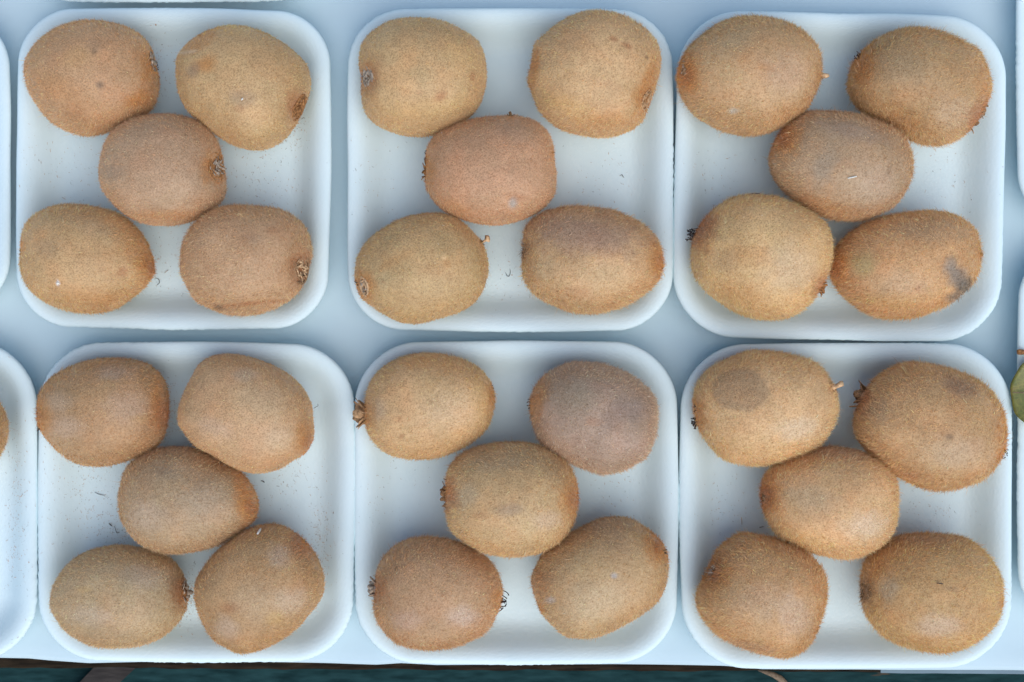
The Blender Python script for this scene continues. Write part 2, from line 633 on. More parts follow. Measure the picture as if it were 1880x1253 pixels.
YEL = (0.58, 0.36, 0.12)

MARK_K = {YEL: 0.5, SLATE: 0.65, ORANGE: 1.0, RUST: 0.9, DARKB: 0.9}    # how strongly each kind of mark shows


def spline(pts, n=360):
    """closed Catmull-Rom -> polar radius table around the area centroid"""
    P = np.array(pts, float)
    m = len(P)
    out = []
    for i in range(m):
        p0, p1, p2, p3 = P[i - 1], P[i], P[(i + 1) % m], P[(i + 2) % m]
        for t in np.linspace(0, 1, 14, endpoint=False):
            out.append(0.5 * ((2 * p1) + (-p0 + p2) * t + (2 * p0 - 5 * p1 + 4 * p2 - p3) * t * t + (-p0 + 3 * p1 - 3 * p2 + p3) * t ** 3))
    O = np.array(out)
    x, y = O[:, 0], O[:, 1]
    x2, y2 = np.roll(x, -1), np.roll(y, -1)
    cr = x * y2 - x2 * y
    A = cr.sum() / 2
    c = np.array([((x + x2) * cr).sum() / (6 * A), ((y + y2) * cr).sum() / (6 * A)])
    return O, c


def polar(O, c, n=360):
    d = O - c
    ph = np.arctan2(d[:, 1], d[:, 0])
    rr = np.hypot(d[:, 0], d[:, 1])
    o = np.argsort(ph)
    ph, rr = ph[o], rr[o]
    ph = np.concatenate([ph - 2 * math.pi, ph, ph + 2 * math.pi])
    rr = np.concatenate([rr, rr, rr])
    g = np.linspace(-math.pi, math.pi, n, endpoint=False)
    return g, np.interp(g, ph, rr)


NH = 18000
KIWIS = {}


def frame_of(n):
    n = n / np.linalg.norm(n)
    a = np.cross([0, 0, 1.0], n)
    if np.linalg.norm(a) < 0.05:
        a = np.array([1.0, 0, 0])
    a /= np.linalg.norm(a)
    return n, a, np.cross(n, a)     # normal, horizontal tangent, upward tangent


def kiwi(zoom, pts, label, tone='tan', fuzz=1.2, tray_i=0, marks=(), ends=(), dents=(), lift=0.0, hh=0.93, seed=0, density=1.0):
    x0, y0, sc = zoom
    z2p = lambda q: (x0 + q[0] / sc, y0 + q[1] / sc)
    O, c = spline([z2p(p) for p in pts])
    g, Rpx = polar(O, c)
    # principal axes
    d = O - c
    cov = d.T @ d / len(d)
    w, E = np.linalg.eigh(cov)
    ax = E[:, 1]
    minor = math.sqrt(w[0] * 2)
    H = minor * PX * hh
    lr = np.random.default_rng(100 + seed)
    zc = FLOOR_Z + H + lift
    cw = at(c[0], c[1], zc)
    s = s_at(zc)
    axis = np.array([ax[0], -ax[1], 0.0])
    if axis[0] < 0:
        axis = -axis
    # outline as seen from above, in world angle
    phi = np.arctan2(-DIR[:, 1], DIR[:, 0])          # image angle (y down)
    elev = np.hypot(DIR[:, 0], DIR[:, 1])
    cosf = elev
    sinf = DIR[:, 2]
    p = 2.15
    k = (np.abs(cosf) ** p + np.abs(sinf) ** p) ** (-1 / p)
    Rw = Rpx * s * 0.985
    corr = np.ones(360)
    gi = np.concatenate([g, [math.pi]])
    for it in range(4):
        rt = np.concatenate([Rw * corr, [Rw[0] * corr[0]]])
        rad = np.interp(phi, gi, rt)
        rad = rad * 1.0
        # towards the poles the outline rounds off to an ellipse of the same size
        P = np.stack([DIR[:, 0] / (elev + 1e-9) * rad * cosf * k, DIR[:, 1] / (elev + 1e-9) * rad * cosf * k, sinf * k * H], 1) + cw
        if it == 3:
            break
        q = to_px(P) - c
        qa = np.arctan2(q[:, 1], q[:, 0])
        qr = np.hypot(q[:, 0], q[:, 1])
        b = ((qa + math.pi) / (2 * math.pi) * 120).astype(int) % 120
        mxr = np.zeros(120)
        np.maximum.at(mxr, b, qr)
        want = Rpx.reshape(120, 3).mean(1)
        cf = want / np.maximum(mxr, 1)
        cf = (np.roll(cf, 1) + cf + np.roll(cf, -1)) / 3
        corr *= np.interp(g, np.linspace(-math.pi, math.pi, 120, endpoint=False) + math.pi / 120, cf, period=2 * math.pi)
    # soft lumps
    nrm, _ = vnormals(P)
    P = P + nrm * (0.00090 * fbm(P + seed, 38, seed, 2) + 0.00022 * fbm(P + seed, 140, seed + 5, 2))[:, None]
    pxy = to_px(P)
    top = P[:, 2] > zc - 0.35 * H
    for (mx_, my_, rx, depth) in dents:
        qx, qy = z2p((mx_, my_))
        dd = np.hypot(pxy[:, 0] - qx, pxy[:, 1] - qy) / (rx / sc)
        P = P - nrm * (np.where(top, np.exp(-(dd ** 2) * 1.2), 0) * depth)[:, None]
    # hollow round each end feature
    for e in ends:
        q = z2p(e[1])
        dd = np.hypot(pxy[:, 0] - q[0], pxy[:, 1] - q[1]) + np.where(top, 0, 1e3)
        i = int(np.argmin(dd))
        if e[0] in ('scar', 'calyx'):
            r3 = np.linalg.norm(P - P[i], axis=1)
            P = P - nrm * (0.0011 * np.exp(-(r3 / 0.0065) ** 2))[:, None]
    # rest on the tray
    gap = (P[:, 2] - tray_height(P, TRAYS[tray_i])).min()
    P[:, 2] -= gap + 0.0002 - lift
    nrm, fa = vnormals(P)
    pxy = to_px(P)
    zc = P[:, 2].min() + H
    top = P[:, 2] > zc - 0.35 * H
    # colours
    skin, hair = [np.array(t) for t in TONES[tone]]
    jit = (1 + lr.normal(0, 0.018, 3)) * (1 + lr.normal(0, 0.04))
    C = np.tile(skin * jit, (len(P), 1))
    m1 = fbm(P + 3.1 * seed, 75, seed + 20, 3)[:, None]
    m2 = fbm(P + 1.7 * seed, 120, seed + 31, 3)[:, None]
    m3 = fbm(P + 1.1 * seed, 260, seed + 37, 2)[:, None]
    C = C * (1 + 0.20 * m1 * np.array([0.9, 1.0, 1.1])) * (1 + 0.07 * m3)
    gp = np.clip(m2, 0, 1)
    C = C * (1 - 0.6 * gp) + 0.6 * gp * C * np.array([0.90, 1.02, 1.02])
    gp = np.clip(-m2, 0, 1)
    C = C * (1 - gp) + gp * C * np.array([1.08, 0.95, 0.88])
    A_h = np.zeros(len(P))
    allm = list(marks)
    for e in ends:
        r0 = {'scar': 190, 'calyx': 170, 'tuft': 150, 'nub': 70, 'glow': 230, 'bristle': 90}[e[0]] * sc / 5.2
        allm.append((e[1][0], e[1][1], r0 * 0.75, r0, 0, e[2] if len(e) > 2 and e[2] else ORANGE, 0.75 if e[0] != 'nub' else 0.4))
        if e[0] in ('scar', 'glow'):
            allm.append((e[1][0], e[1][1], r0 * 0.32, r0 * 0.42, 0, RUST, 0.7))
    hm = np.zeros((len(P), 4))
    wob = 1 + 0.38 * fbm(P + seed, 260, seed + 41, 2)
    for mk in allm:
        mx_, my_, rx, ry, ang, colr, st = mk[:7]
        qx, qy = z2p((mx_, my_))
        dx, dy = pxy[:, 0] - qx, pxy[:, 1] - qy
        ca, sa = math.cos(R(ang)), math.sin(R(ang))
        u = (dx * ca + dy * sa) / (rx / sc)
        v = (-dx * sa + dy * ca) / (ry / sc)
        f = np.where(top, np.clip(1.25 - np.sqrt(u * u + v * v) * wob, 0, 1) if len(mk) < 8 else np.clip((1.0 - np.sqrt(u * u + v * v) * (0.8 + 0.2 * wob)) * mk[7] + 0.5, 0, 1), 0)
        st = st * MARK_K.get(colr, 0.85)
        f = (f * f * (3 - 2 * f) * st)[:, None]
        colr = np.minimum(np.array(colr) * SKIN_GAIN, 0.9)
        C = C * (1 - f) + colr * f
        hm[:, :3] = hm[:, :3] * (1 - f) + np.minimum(colr * 1.6, 0.92) * f
        hm[:, 3:] = hm[:, 3:] * (1 - f) + f
    C = np.clip(C, 0.01, 0.95)
    org = np.array([cw[0], cw[1], P[:, 2].min()])
    o = mesh_obj('kiwi_fruit', P - org, TRI, SKIN)
    o.location = org
    ca = o.data.color_attributes.new('tone', 'FLOAT_COLOR', 'POINT')
    ca.data.foreach_set('color', np.concatenate([C, np.ones((len(P), 1))], 1).astype(np.float32).ravel())
    tag(o, label, 'kiwi', 'kiwis in the foam trays')

    # ---- fuzz: short bent hairs over everything but the underside
    fz = nrm[TRI].mean(1)[:, 2]
    rub = sstep(-0.2, 0.5, fbm(P[TRI].mean(1) + seed, 60, seed + 61, 2))
    keep = fa * (P[TRI].mean(1)[:, 2] > zc - 0.45 * H) * (1 - 0.80 * sstep(0.5, 0.92, fz) * (0.55 + 0.45 * rub))
    nh = int(NH * density)
    ti = lr.choice(len(TRI), nh, p=keep / keep.sum())
    u, v = lr.random(nh), lr.random(nh)
    fl = u + v > 1
    u[fl], v[fl] = 1 - u[fl], 1 - v[fl]
    bc = np.stack([1 - u - v, u, v], 1)
    root = (P[TRI[ti]] * bc[:, :, None]).sum(1)
    nn = (nrm[TRI[ti]] * bc[:, :, None]).sum(1)
    nn /= np.linalg.norm(nn, axis=1)[:, None]
    hc = (C[TRI[ti]] * bc[:, :, None]).sum(1)
    hmk = (hm[TRI[ti]] * bc[:, :, None]).sum(1)
    bare = np.zeros(nh, bool)                       # no fuzz on the woody ends themselves
    for e in ends:
        if e[0] in ('scar', 'calyx', 'tuft'):
            q = z2p(e[1])
            i = int(np.argmin(np.hypot(pxy[:, 0] - q[0], pxy[:, 1] - q[1]) + np.where(top, 0, 1e3)))
            rb = (0.0040 if e[0] == 'scar' else 0.0024) * (e[3].get('size', 1.0) if len(e) > 3 else 1.0)
            bare |= np.linalg.norm(root - P[i], axis=1) < rb * lr.uniform(0.75, 1.1, nh)
    ok_ = ~bare
    root, nn, hc, hmk = root[ok_], nn[ok_], hc[ok_], hmk[ok_]
    nh = len(root)
    t0 = axis - nn * (nn @ axis)[:, None]
    t0 /= np.linalg.norm(t0, axis=1)[:, None] + 1e-9
    b0 = np.cross(nn, t0)
    ang = 1.5 * fbm(root + seed, 90, seed + 51, 2) + lr.normal(0, 0.55, nh) + (math.pi if seed % 2 else 0)
    T = np.cos(ang)[:, None] * t0 + np.sin(ang)[:, None] * b0
    Bn = np.cross(nn, T)
    L = (fuzz if fuzz < 1.2 else 1.2 + 0.6 * (fuzz - 1.2)) * 0.001 * np.exp(lr.normal(0, 0.32, nh))
    flat = sstep(0.45, 0.9, nn[:, 2])
    el0 = np.clip(lr.normal(1.05 - 0.45 * flat, 0.3, nh), 0.1, 1.5)
    bend = lr.normal(0.75, 0.4, nh)
    L *= (1.15 - 0.25 * flat) * (1 + 0.35 * fbm(root + seed, 110, seed + 71, 2))
    stray = lr.random(nh) < 0.035
    L[stray] *= 1.8
    curl = lr.normal(0, 0.9, nh)
    K = 4
    pts_ = np.zeros((nh, K, 3))
    cur = root - nn * 0.0001
    pts_[:, 0] = cur
    for j in range(1, K):
        f = (j - 0.5) / (K - 1)
        e_ = el0 - bend * f
        cu = curl * f
        dirn = (np.cos(e_) * np.cos(cu))[:, None] * T + (np.cos(e_) * np.sin(cu))[:, None] * Bn + np.sin(np.maximum(e_, -0.12))[:, None] * nn
        cur = cur + dirn * (L / (K - 1))[:, None]
        pts_[:, j] = cur
    hcol = 0.6 * np.tile(hair * jit, (nh, 1)) + 0.4 * hc * 1.35
    hcol = hcol * (1 - hmk[:, 3:]) + hmk[:, 3:] * (hmk[:, :3] / np.maximum(hmk[:, 3:], 1e-6)) * 1.0
    hcol *= np.exp(lr.normal(-0.03, 0.36, nh))[:, None]
    pale = (lr.random(nh) < 0.12) | stray
    hcol[pale] = hcol[pale] * 0.5 + np.array([0.92, 0.70, 0.46]) * 0.5
    hcol = np.clip(hcol, 0.01, 0.95)
    cd = bpy.data.hair_curves.new('fuzz')
    cd.add_curves([K] * nh)
    cd.position_data.foreach_set('vector', (pts_ - org).astype(np.float32).ravel())
    ra = cd.attributes.get('radius') or cd.attributes.new('radius', 'FLOAT', 'POINT')
    rr = np.tile(np.array([1.0, 0.95, 0.75, 0.25]) * 0.000045, (nh, 1)) * np.exp(lr.normal(0, 0.42, nh))[:, None]
    ra.data.foreach_set('value', rr.astype(np.float32).ravel())
    ha = cd.attributes.new('hair_col', 'FLOAT_COLOR', 'CURVE')
    ha.data.foreach_set('color', np.concatenate([hcol, np.ones((nh, 1))], 1).astype(np.float32).ravel())
    cd.materials.append(FUZZ)
    fo = bpy.data.objects.new('fuzz', cd)
    COL.objects.link(fo)
    fo.parent = o
    fo['kind'] = 'stuff'

    # ---- ends
    for e in ends:
        kind, loc = e[0], e[1]
        opt = e[3] if len(e) > 3 else {}
        q = z2p(loc)
        dd = np.hypot(pxy[:, 0] - q[0], pxy[:, 1] - q[1]) + np.where(top, 0, 1e3)
        i = int(np.argmin(dd))
        end_feature(o, kind, P[i] - org, nrm[i], opt, lr)
    KIWIS[label] = (o, P, nrm, pxy, top, org)
    return o


def end_feature(par, kind, p, n, opt, lr):
    n, a, b = frame_of(n)
    size = opt.get('size', 1.0)
    if kind == 'glow':
        return
    if kind == 'scar':
        mb = MB()
        # wrinkled oval ring round a hollow, with dried shreds inside
        rx, ry = 0.0021 * size, 0.0048 * size
        for ring, (f, h) in enumerate(((1.0, 0.0004), (0.72, 0.0003), (0.42, 0.0002))):
            pts = []
            for k in range(15):
                t = 2 * math.pi * k / 14
                w = 1 + lr.normal(0, 0.07)
                pts.append(p + a * math.cos(t) * rx * f * w * 2.1 + b * math.sin(t) * ry * f * w * 0.7 + n * (h + lr.normal(0, 0.00018)))
            mb.tube(pts, [0.00055 * lr.uniform(0.7, 1.3) for _ in pts], 6)
        mb.build('stem_scar', opt.get('mat', DRY_RUST), par)
        mb = MB()
        for k in range(int(15 * size)):
            t = lr.uniform(0, 6.28)
            q = p + a * math.cos(t) * rx * lr.uniform(0.1, 1.8) + b * math.sin(t) * ry * lr.uniform(0.1, 0.6)
            d = a * lr.normal(0, 1) + b * lr.normal(0, 1.0) + n * 0.5
            d /= np.linalg.norm(d)
            l = 0.0019 * size
            mb.strip([q, q + d * l * 0.5 + n * 0.0002, q + d * l], np.cross(d, n), [0.0009, 0.0012, 0.0005], 0.0002)
        mb.build('dried_sepal', opt.get('mat2', DRY_GREY), par)
    elif kind == 'calyx':
        size = size * 1.35
        mb = MB()
        m = int(opt.get('n', 8))
        w = opt.get('w', 1.0) * size
        for k in range(m):
            t = 2 * math.pi * (k + lr.uniform(-.3, .3)) / m
            rad = a * math.cos(t) + b * math.sin(t) * 0.6
            q = p + rad * 0.0020 * w * lr.uniform(0.5, 1.4)
            out = n * opt.get('out', 0.9) + rad * lr.uniform(0.2, 1.0)
            out /= np.linalg.norm(out)
            l = 0.0027 * size * lr.uniform(0.6, 1.3)
            cu = lr.normal(0.3, 0.9)
            mb.strip([q - n * 0.0006, q + out * l * 0.4, q + out * l * 0.75 + rad * 0.0006 * cu, q + out * l * 0.9 + rad * 0.0012 * cu - b * 0.0004],
                     np.cross(rad, n), [0.0019 * size, 0.0024 * size, 0.0020 * size, 0.0008 * size], 0.0003)
        mb.build('dried_calyx', opt.get('mat', DRY_BROWN), par)
        mb = MB()
        mb.tube([p - n * 0.0012, p + n * 0.0003, p + n * 0.0009 * size], [0.0022 * w, 0.0019 * w, 0.0008 * w], 9)
        mb.build('stem_stub', opt.get('mat2', DRY_RUST), par)
    elif kind == 'nub':
        size = size * 1.2
        mb = MB()
        l = opt.get('len', 3.0) * 0.001 * size
        pts = [p - n * 0.0008, p + n * l * 0.25, p + n * l * 0.55 + b * 0.0003, p + n * l * 0.85 + b * 0.0003 + a * 0.0002, p + n * l]
        r = np.array(opt.get('prof', [1.2, 0.75, 0.8, 0.95, 0.5])) * 0.001 * size
        mb.tube(pts, r * np.exp(lr.normal(0, 0.08, 5)), 8)
        mb.build('stem_stub', opt.get('mat', DRY_RUST), par)
        mb = MB()
        for k in range(5):
            t = lr.uniform(0, 6.28)
            rad = a * math.cos(t) + b * math.sin(t)
            q = p + rad * 0.0007 * size
            d = rad * 0.8 + n * lr.uniform(0.2, 1)
            d /= np.linalg.norm(d)
            mb.strip([q, q + d * 0.0011 * size, q + d * 0.0018 * size], np.cross(d, n), [0.0009 * size, 0.0008 * size, 0.0003], 0.0002)
        mb.build('dried_sepal', opt.get('mat2', DRY_BROWN), par)
    elif kind in ('bristle', 'tuft'):
        mb = MB()
        m = opt.get('n', 12)
        sp = opt.get('spread', 2.2) * 0.001
        ln = opt.get('len', 3.2) * 0.001
        for k in range(m):
            q = p + b * lr.normal(0, sp * 0.45) + a * lr.normal(0, sp)
            d = n + a * lr.normal(0, 0.45) + b * lr.normal(0, 0.4)
            d /= np.linalg.norm(d)
            side = np.cross(d, [lr.normal(), lr.normal(), lr.normal()])
            side /= np.linalg.norm(side)
            l = ln * lr.uniform(0.45, 1.15)
            cv = lr.uniform(0.3, 1.4)
            pts, cur = [q - n * 0.0004], q
            nseg = 6
            for j in range(nseg):
                th = cv * (j / nseg) ** 1.5 * 1.6
                cur = cur + (d * math.cos(th) + side * math.sin(th)) * l / nseg
                pts.append(cur)
            r = 0.00018 if kind == 'bristle' else 0.00022
            mb.tube(pts, [r, r, r, r, r * 0.9, r * 1.1, r * 1.5], 4)
        mb.build('dried_styles', opt.get('mat', DRY_DARK), par)
        if kind == 'tuft':
            mb = MB()
            mb.tube([p - n * 0.0012, p, p + n * 0.0006], [0.0026, 0.0021, 0.0010], 8)
            mb.build('blossom_scar', opt.get('mat2', DRY_BROWN), par)


Z = lambda x, y, w, h: (x, y, min(1880 / w, 1253 / h))
# ---- tray at the upper left
kiwi(Z(20, 20, 300, 240), [(118,560),(150,430),(260,290),(420,180),(600,120),(800,102),(1000,128),(1150,185),(1280,280),(1360,420),(1405,600),(1410,780),(1350,930),(1200,1060),(1000,1140),(800,1180),(620,1165),(450,1100),(330,1010),(220,870),(150,720)],
     'brown kiwi with two tiny dark spots, top left in upper left tray', 'brown', 1.0, 0, seed=1,
     marks=[(855,712,40,40,0,DARKB,.8),(800,395,35,45,0,DARKB,.5),(1220,850,190,90,-20,ORANGE,.6),(480,760,420,150,25,ORANGE,.28),(640,430,200,120,-20,YEL,.35),(780,340,110,90,0,SLATE,.25)],
     ends=[('calyx',(1345,500),None,dict(mat=DRY_GREY,size=.75,out=.3)),('bristle',(1400,560),None,dict(n=4,len=1.5))], dents=[(850,715,60,.0003)])
kiwi(Z(310, 30, 280, 260), [(65,450),(90,330),(200,210),(400,110),(560,80),(740,105),(930,190),(1080,290),(1200,420),(1245,570),(1235,700),(1190,830),(1130,960),(1040,1080),(900,1165),(760,1185),(600,1145),(420,1040),(300,940),(180,840),(90,660)],
     'smooth lopsided kiwi with orange stain at its left, top right in upper left tray', 'tan', .8, 0, seed=2,
     marks=[(310,430,130,90,-20,ORANGE,.75),(215,480,100,70,-40,SLATE,.6),(280,215,260,90,-30,ORANGE,.7),(560,120,220,60,5,YEL,.6),(640,730,160,90,15,SLATE,.4),(820,430,160,120,20,RUST,.18),(620,820,60,40,0,RUST,.4),(150,320,120,18,-8,PALE,.5)],
     ends=[('scar',(1140,810),RUST,dict(size=1.4,mat2=DRY_RUST))])
kiwi(Z(160, 190, 300, 240), [(118,620),(150,470),(230,290),(380,170),(560,120),(760,108),(950,140),(1100,200),(1220,330),(1300,500),(1330,700),(1325,850),(1250,970),(1100,1085),(950,1140),(780,1160),(600,1145),(420,1080),(270,970),(160,850),(125,740)],
     'smooth pale kiwi with large round stem scar facing right, centre of upper left tray', 'grey', .9, 0, seed=3, lift=.001,
     marks=[(250,670,140,90,0,SLATE,.3),(800,1080,420,70,0,ORANGE,.35)],
     ends=[('scar',(1225,605),ORANGE,dict(size=1.65))], dents=[(1232,610,150,.0012)])
kiwi(Z(20, 360, 300, 240), [(85,520),(100,370),(160,250),(280,150),(440,95),(600,85),(800,110),(1000,160),(1150,250),(1270,380),(1340,520),(1375,650),(1370,750),(1280,880),(1150,990),(980,1080),(800,1105),(600,1090),(430,1050),(260,965),(150,850),(95,700)],
     'egg shaped kiwi with a white fleck, pointing right, bottom left in upper left tray', 'tan', 1.05, 0, seed=4,
     marks=[(1070,730,60,60,0,RUST,.6),(350,500,170,110,0,SLATE,.28),(800,300,330,120,20,SLATE,.22),(750,960,420,110,5,ORANGE,.3),(453,835,16,28,0,(.85,.85,.85),1.0),(1200,450,200,260,-40,ORANGE,.3)],
     ends=[('glow',(1345,690),ORANGE),('bristle',(80,480),None,dict(n=3,len=.8))], dents=[(1070,730,70,.0004)])
kiwi(Z(310, 360, 300, 240), [(122,650),(150,470),(220,320),(340,190),(460,125),(600,95),(800,97),(1000,115),(1150,160),(1280,260),(1350,390),(1372,560),(1350,700),(1290,850),(1200,970),(1080,1050),(900,1110),(720,1128),(560,1120),(400,1070),(270,1000),(190,880),(135,760)],
     'kiwi with dark stem hollow and scar line along its lower edge, upper left tray', 'pink', 1.1, 0, seed=5,
     marks=[(780,1030,420,22,-6,RUST,.6),(490,1070,70,30,20,DARKB,.7),(990,330,80,60,0,RUST,.3),(830,410,120,60,10,SLATE,.25),(1270,650,70,110,10,DARKB,.6)],
     ends=[('scar',(1262,690),RUST,dict(size=1.7,mat=DRY_BROWN,mat2=DRY_TAN))], dents=[(1265,660,110,.0018),(800,1030,60,.0003),(600,1045,60,.0003),(1000,1000,60,.0003)])
# ---- tray in the middle of the upper row
kiwi(Z(630, 20, 300, 240), [(155,430),(180,320),(280,200),(430,110),(600,70),(760,75),(950,105),(1130,180),(1270,290),(1340,430),(1362,600),(1345,760),(1280,930),(1150,1060),(1000,1140),(820,1190),(640,1195),(480,1160),(330,1090),(220,970),(185,830),(160,680),(145,560)],
     'greenish round kiwi with grey stem scar facing left and small red mark, upper middle tray', 'green', .75, 1, seed=6,
     marks=[(935,830,80,50,-40,RUST,.75),(1240,630,30,45,0,RUST,.6),(720,780,50,30,0,RUST,.3),(1120,400,230,170,30,YEL,.35),(820,930,450,110,-8,YEL,.4),(355,350,14,14,0,DARKB,.8),(213,380,12,12,0,DARKB,.8),(1080,1010,200,90,-30,DARKB,.2)],
     ends=[('scar',(240,640),RUST,dict(size=1.2,mat=DRY_GREY))], dents=[(205,640,110,.0012)])
kiwi(Z(950, 10, 300, 250), [(105,690),(130,560),(160,380),(250,280),(360,180),(500,95),(680,52),(860,70),(1030,125),(1170,210),(1270,320),(1312,460),(1300,600),(1260,740),(1210,900),(1140,1060),(1020,1160),(860,1212),(700,1210),(500,1165),(350,1100),(220,980),(150,820)],
     'nearly square kiwi with a short orange streak, top right in upper middle tray', 'green', 1.0, 1, seed=7,
     marks=[(885,310,60,30,20,RUST,.8),(1010,375,60,26,30,RUST,.7),(160,580,50,240,10,ORANGE,.8),(400,900,330,110,20,YEL,.5),(850,1060,380,90,0,ORANGE,.3),(1190,480,14,18,0,DARKB,.9),(700,700,300,60,15,RUST,.18),(1215,650,60,200,15,ORANGE,.55)],
     ends=[('scar',(1180,870),ORANGE,dict(size=1.1,mat=DRY_SEPAL,mat2=DRY_RUST))])
kiwi(Z(750, 190, 300, 240), [(148,600),(180,440),(270,300),(420,220),(600,165),(800,130),(1000,120),(1180,155),(1310,250),(1380,380),(1400,550),(1415,700),(1390,880),(1270,1020),(1100,1100),(900,1150),(720,1158),(540,1125),(380,1060),(250,950),(170,820),(145,700)],
     'smooth pinkish brown kiwi with a grey nick, centre of upper middle tray', 'pink', .85, 1, seed=8, lift=.0012,
     marks=[(1000,950,45,75,10,(.36,.36,.33),.85),(1040,900,130,60,10,RUST,.4),(1050,260,300,150,20,SLATE,.18),(460,1010,170,90,30,ORANGE,.3)],
     ends=[('calyx',(148,640),None,dict(mat=DRY_RUST,size=.55,out=.5,w=1.6,n=10)),('bristle',(148,520),None,dict(n=4,len=1.4)),('bristle',(1402,490),None,dict(n=2,len=1.2)),('nub',(975,118),None,dict(len=2.2,size=.75,mat=DRY_BROWN))], dents=[(1000,950,80,.0006)])
kiwi(Z(640, 370, 300, 240), [(72,680),(100,530),(200,370),(360,250),(540,160),(740,120),(900,122),(1040,170),(1170,280),(1270,400),(1320,550),(1325,700),(1280,850),(1180,990),(1040,1070),(860,1120),(680,1160),(520,1150),(380,1090),(230,1000),(130,920),(85,790)],
     'oval greenish kiwi with tan stem knob on its right, bottom left in upper middle tray', 'green', .85, 1, seed=9,
     marks=[(915,540,26,30,0,(.75,.5,.25),1.0),(940,590,50,60,0,ORANGE,.3),(250,760,200,170,0,(.42,.36,.2),.4),(340,775,20,16,0,RUST,.8),(400,600,300,60,-30,ORANGE,.22)],
     ends=[('scar',(150,820),ORANGE,dict(size=.95,mat=DRY_TAN)),('bristle',(85,790),None,dict(n=4,len=1.1)),('nub',(1283,395),None,dict(len=4.2,size=.85,mat=DRY_TAN,prof=[1.2,.55,.6,1.9,1.6]))])
kiwi(Z(940, 360, 300, 240), [(110,640),(112,480),(130,330),(220,215),(360,140),(540,108),(740,115),(950,150),(1130,215),(1290,310),(1390,430),(1435,560),(1440,680),(1400,800),(1290,910),(1130,1010),(950,1080),(770,1122),(600,1110),(430,1060),(280,990),(170,890),(115,760)],
     'hairy kiwi with purplish upper half and orange tip, bottom right in upper middle tray', 'tan', 1.5, 1, seed=10,
     marks=[(700,360,640,250,8,(.27,.17,.13),.75),(300,690,160,120,0,(.42,.34,.2),.4),(600,930,200,80,0,RUST,.3)],
     ends=[('glow',(1425,640),ORANGE),('bristle',(108,520),DARKB,dict(n=7,len=.9,spread=3.2)),('bristle',(1435,690),None,dict(n=3,len=1.1))])
# ---- tray at the upper right
kiwi(Z(1240, 20, 300, 240), [(30,620),(70,470),(140,350),(260,235),(420,130),(600,75),(780,65),(980,95),(1160,165),(1300,280),(1370,400),(1390,560),(1370,700),(1320,830),(1220,980),(1080,1070),(900,1160),(720,1185),(540,1165),(350,1100),(190,1000),(80,850),(35,720)],
     'fuzzy kiwi overhanging its tray rim, with a brown stem stub pointing right, upper right tray', 'tan', 1.35, 2, seed=11, density=1.1,
     marks=[(870,550,110,45,10,ORANGE,.4),(560,960,50,30,0,(.45,.42,.35),.7),(520,300,260,160,0,(.36,.32,.2),.25),(1080,600,300,260,0,(.45,.31,.24),.3)],
     ends=[('tuft',(85,570),ORANGE,dict(n=9,len=1.3,mat=DRY_GREY)),('glow',(120,620),ORANGE),('nub',(1390,620),None,dict(len=4.0,size=.85,mat=DRY_TAN,prof=[1.7,1.3,1.2,.9,.3]))])
kiwi(Z(1540, 30, 300, 240), [(108,640),(140,490),(230,350),(370,220),(530,145),(700,110),(880,130),(1050,180),(1300,300),(1390,430),(1450,600),(1450,720),(1400,880),(1330,1010),(1200,1130),(1040,1200),(900,1222),(740,1200),(600,1130),(450,1040),(280,960),(170,850),(115,740)],
     'very hairy brown kiwi with two sepals, top right in upper right tray', 'brown', 1.65, 2, seed=12, density=1.1,
     marks=[(1130,950,260,200,-20,(.47,.34,.22),.55),(1370,620,90,220,-5,ORANGE,.45),(620,520,330,200,0,(.30,.25,.16),.35)],
     ends=[('glow',(200,430),ORANGE),('bristle',(195,400),None,dict(n=7,len=3.6,spread=1.2)),('calyx',(1395,900),RUST,dict(mat=DRY_BROWN,size=.8,n=4,out=.8)),('calyx',(1310,1035),RUST,dict(mat=DRY_BROWN,size=.8,n=4,out=.8))])
kiwi(Z(1390, 190, 300, 240), [(115,570),(140,430),(230,270),(330,170),(470,90),(640,85),(850,100),(1040,135),(1220,200),(1380,300),(1460,430),(1490,570),(1460,740),(1390,880),(1280,1000),(1120,1080),(950,1120),(760,1110),(560,1050),(400,970),(260,860),(150,720)],
     'grey brown dimpled kiwi with a white sliver on it, centre of upper right tray', 'grey', 1.35, 2, seed=13, lift=.0012,
     marks=[(640,600,120,260,25,(.26,.235,.18),.5),(900,260,380,120,10,(.27,.2,.17),.4),(1150,800,300,260,0,(.46,.34,.24),.45),(700,1000,350,90,15,ORANGE,.3),(1265,640,22,70,15,DARKB,.35)],
     ends=[('tuft',(225,310),DARKB,dict(n=8,len=.9,mat=DRY_BROWN)),('glow',(265,340),ORANGE)], dents=[(620,540,200,.0011),(1265,640,60,.0003)])
kiwi(Z(1250, 350, 300, 250), [(105,560),(120,440),(220,270),(340,155),(500,65),(660,45),(850,65),(1020,115),(1190,200),(1310,300),(1375,440),(1390,580),(1365,730),(1320,860),(1240,980),(1100,1110),(950,1180),(800,1188),(620,1155),(430,1060),(270,950),(160,820),(110,690)],
     'round tan kiwi with tuft of black styles, bottom left in upper right tray', 'gold', 1.3, 2, seed=14,
     marks=[(620,600,330,130,10,ORANGE,.3),(1000,700,260,260,0,(.52,.40,.26),.5),(400,640,170,130,0,SLATE,.22),(930,1155,18,14,0,DARKB,.9),(600,960,300,100,15,ORANGE,.25)],
     ends=[('tuft',(128,415),RUST,dict(n=20,len=4.2,spread=1.7)),('glow',(210,320),RUST),('calyx',(1300,890),RUST,dict(mat=DRY_RUST,size=.8))])
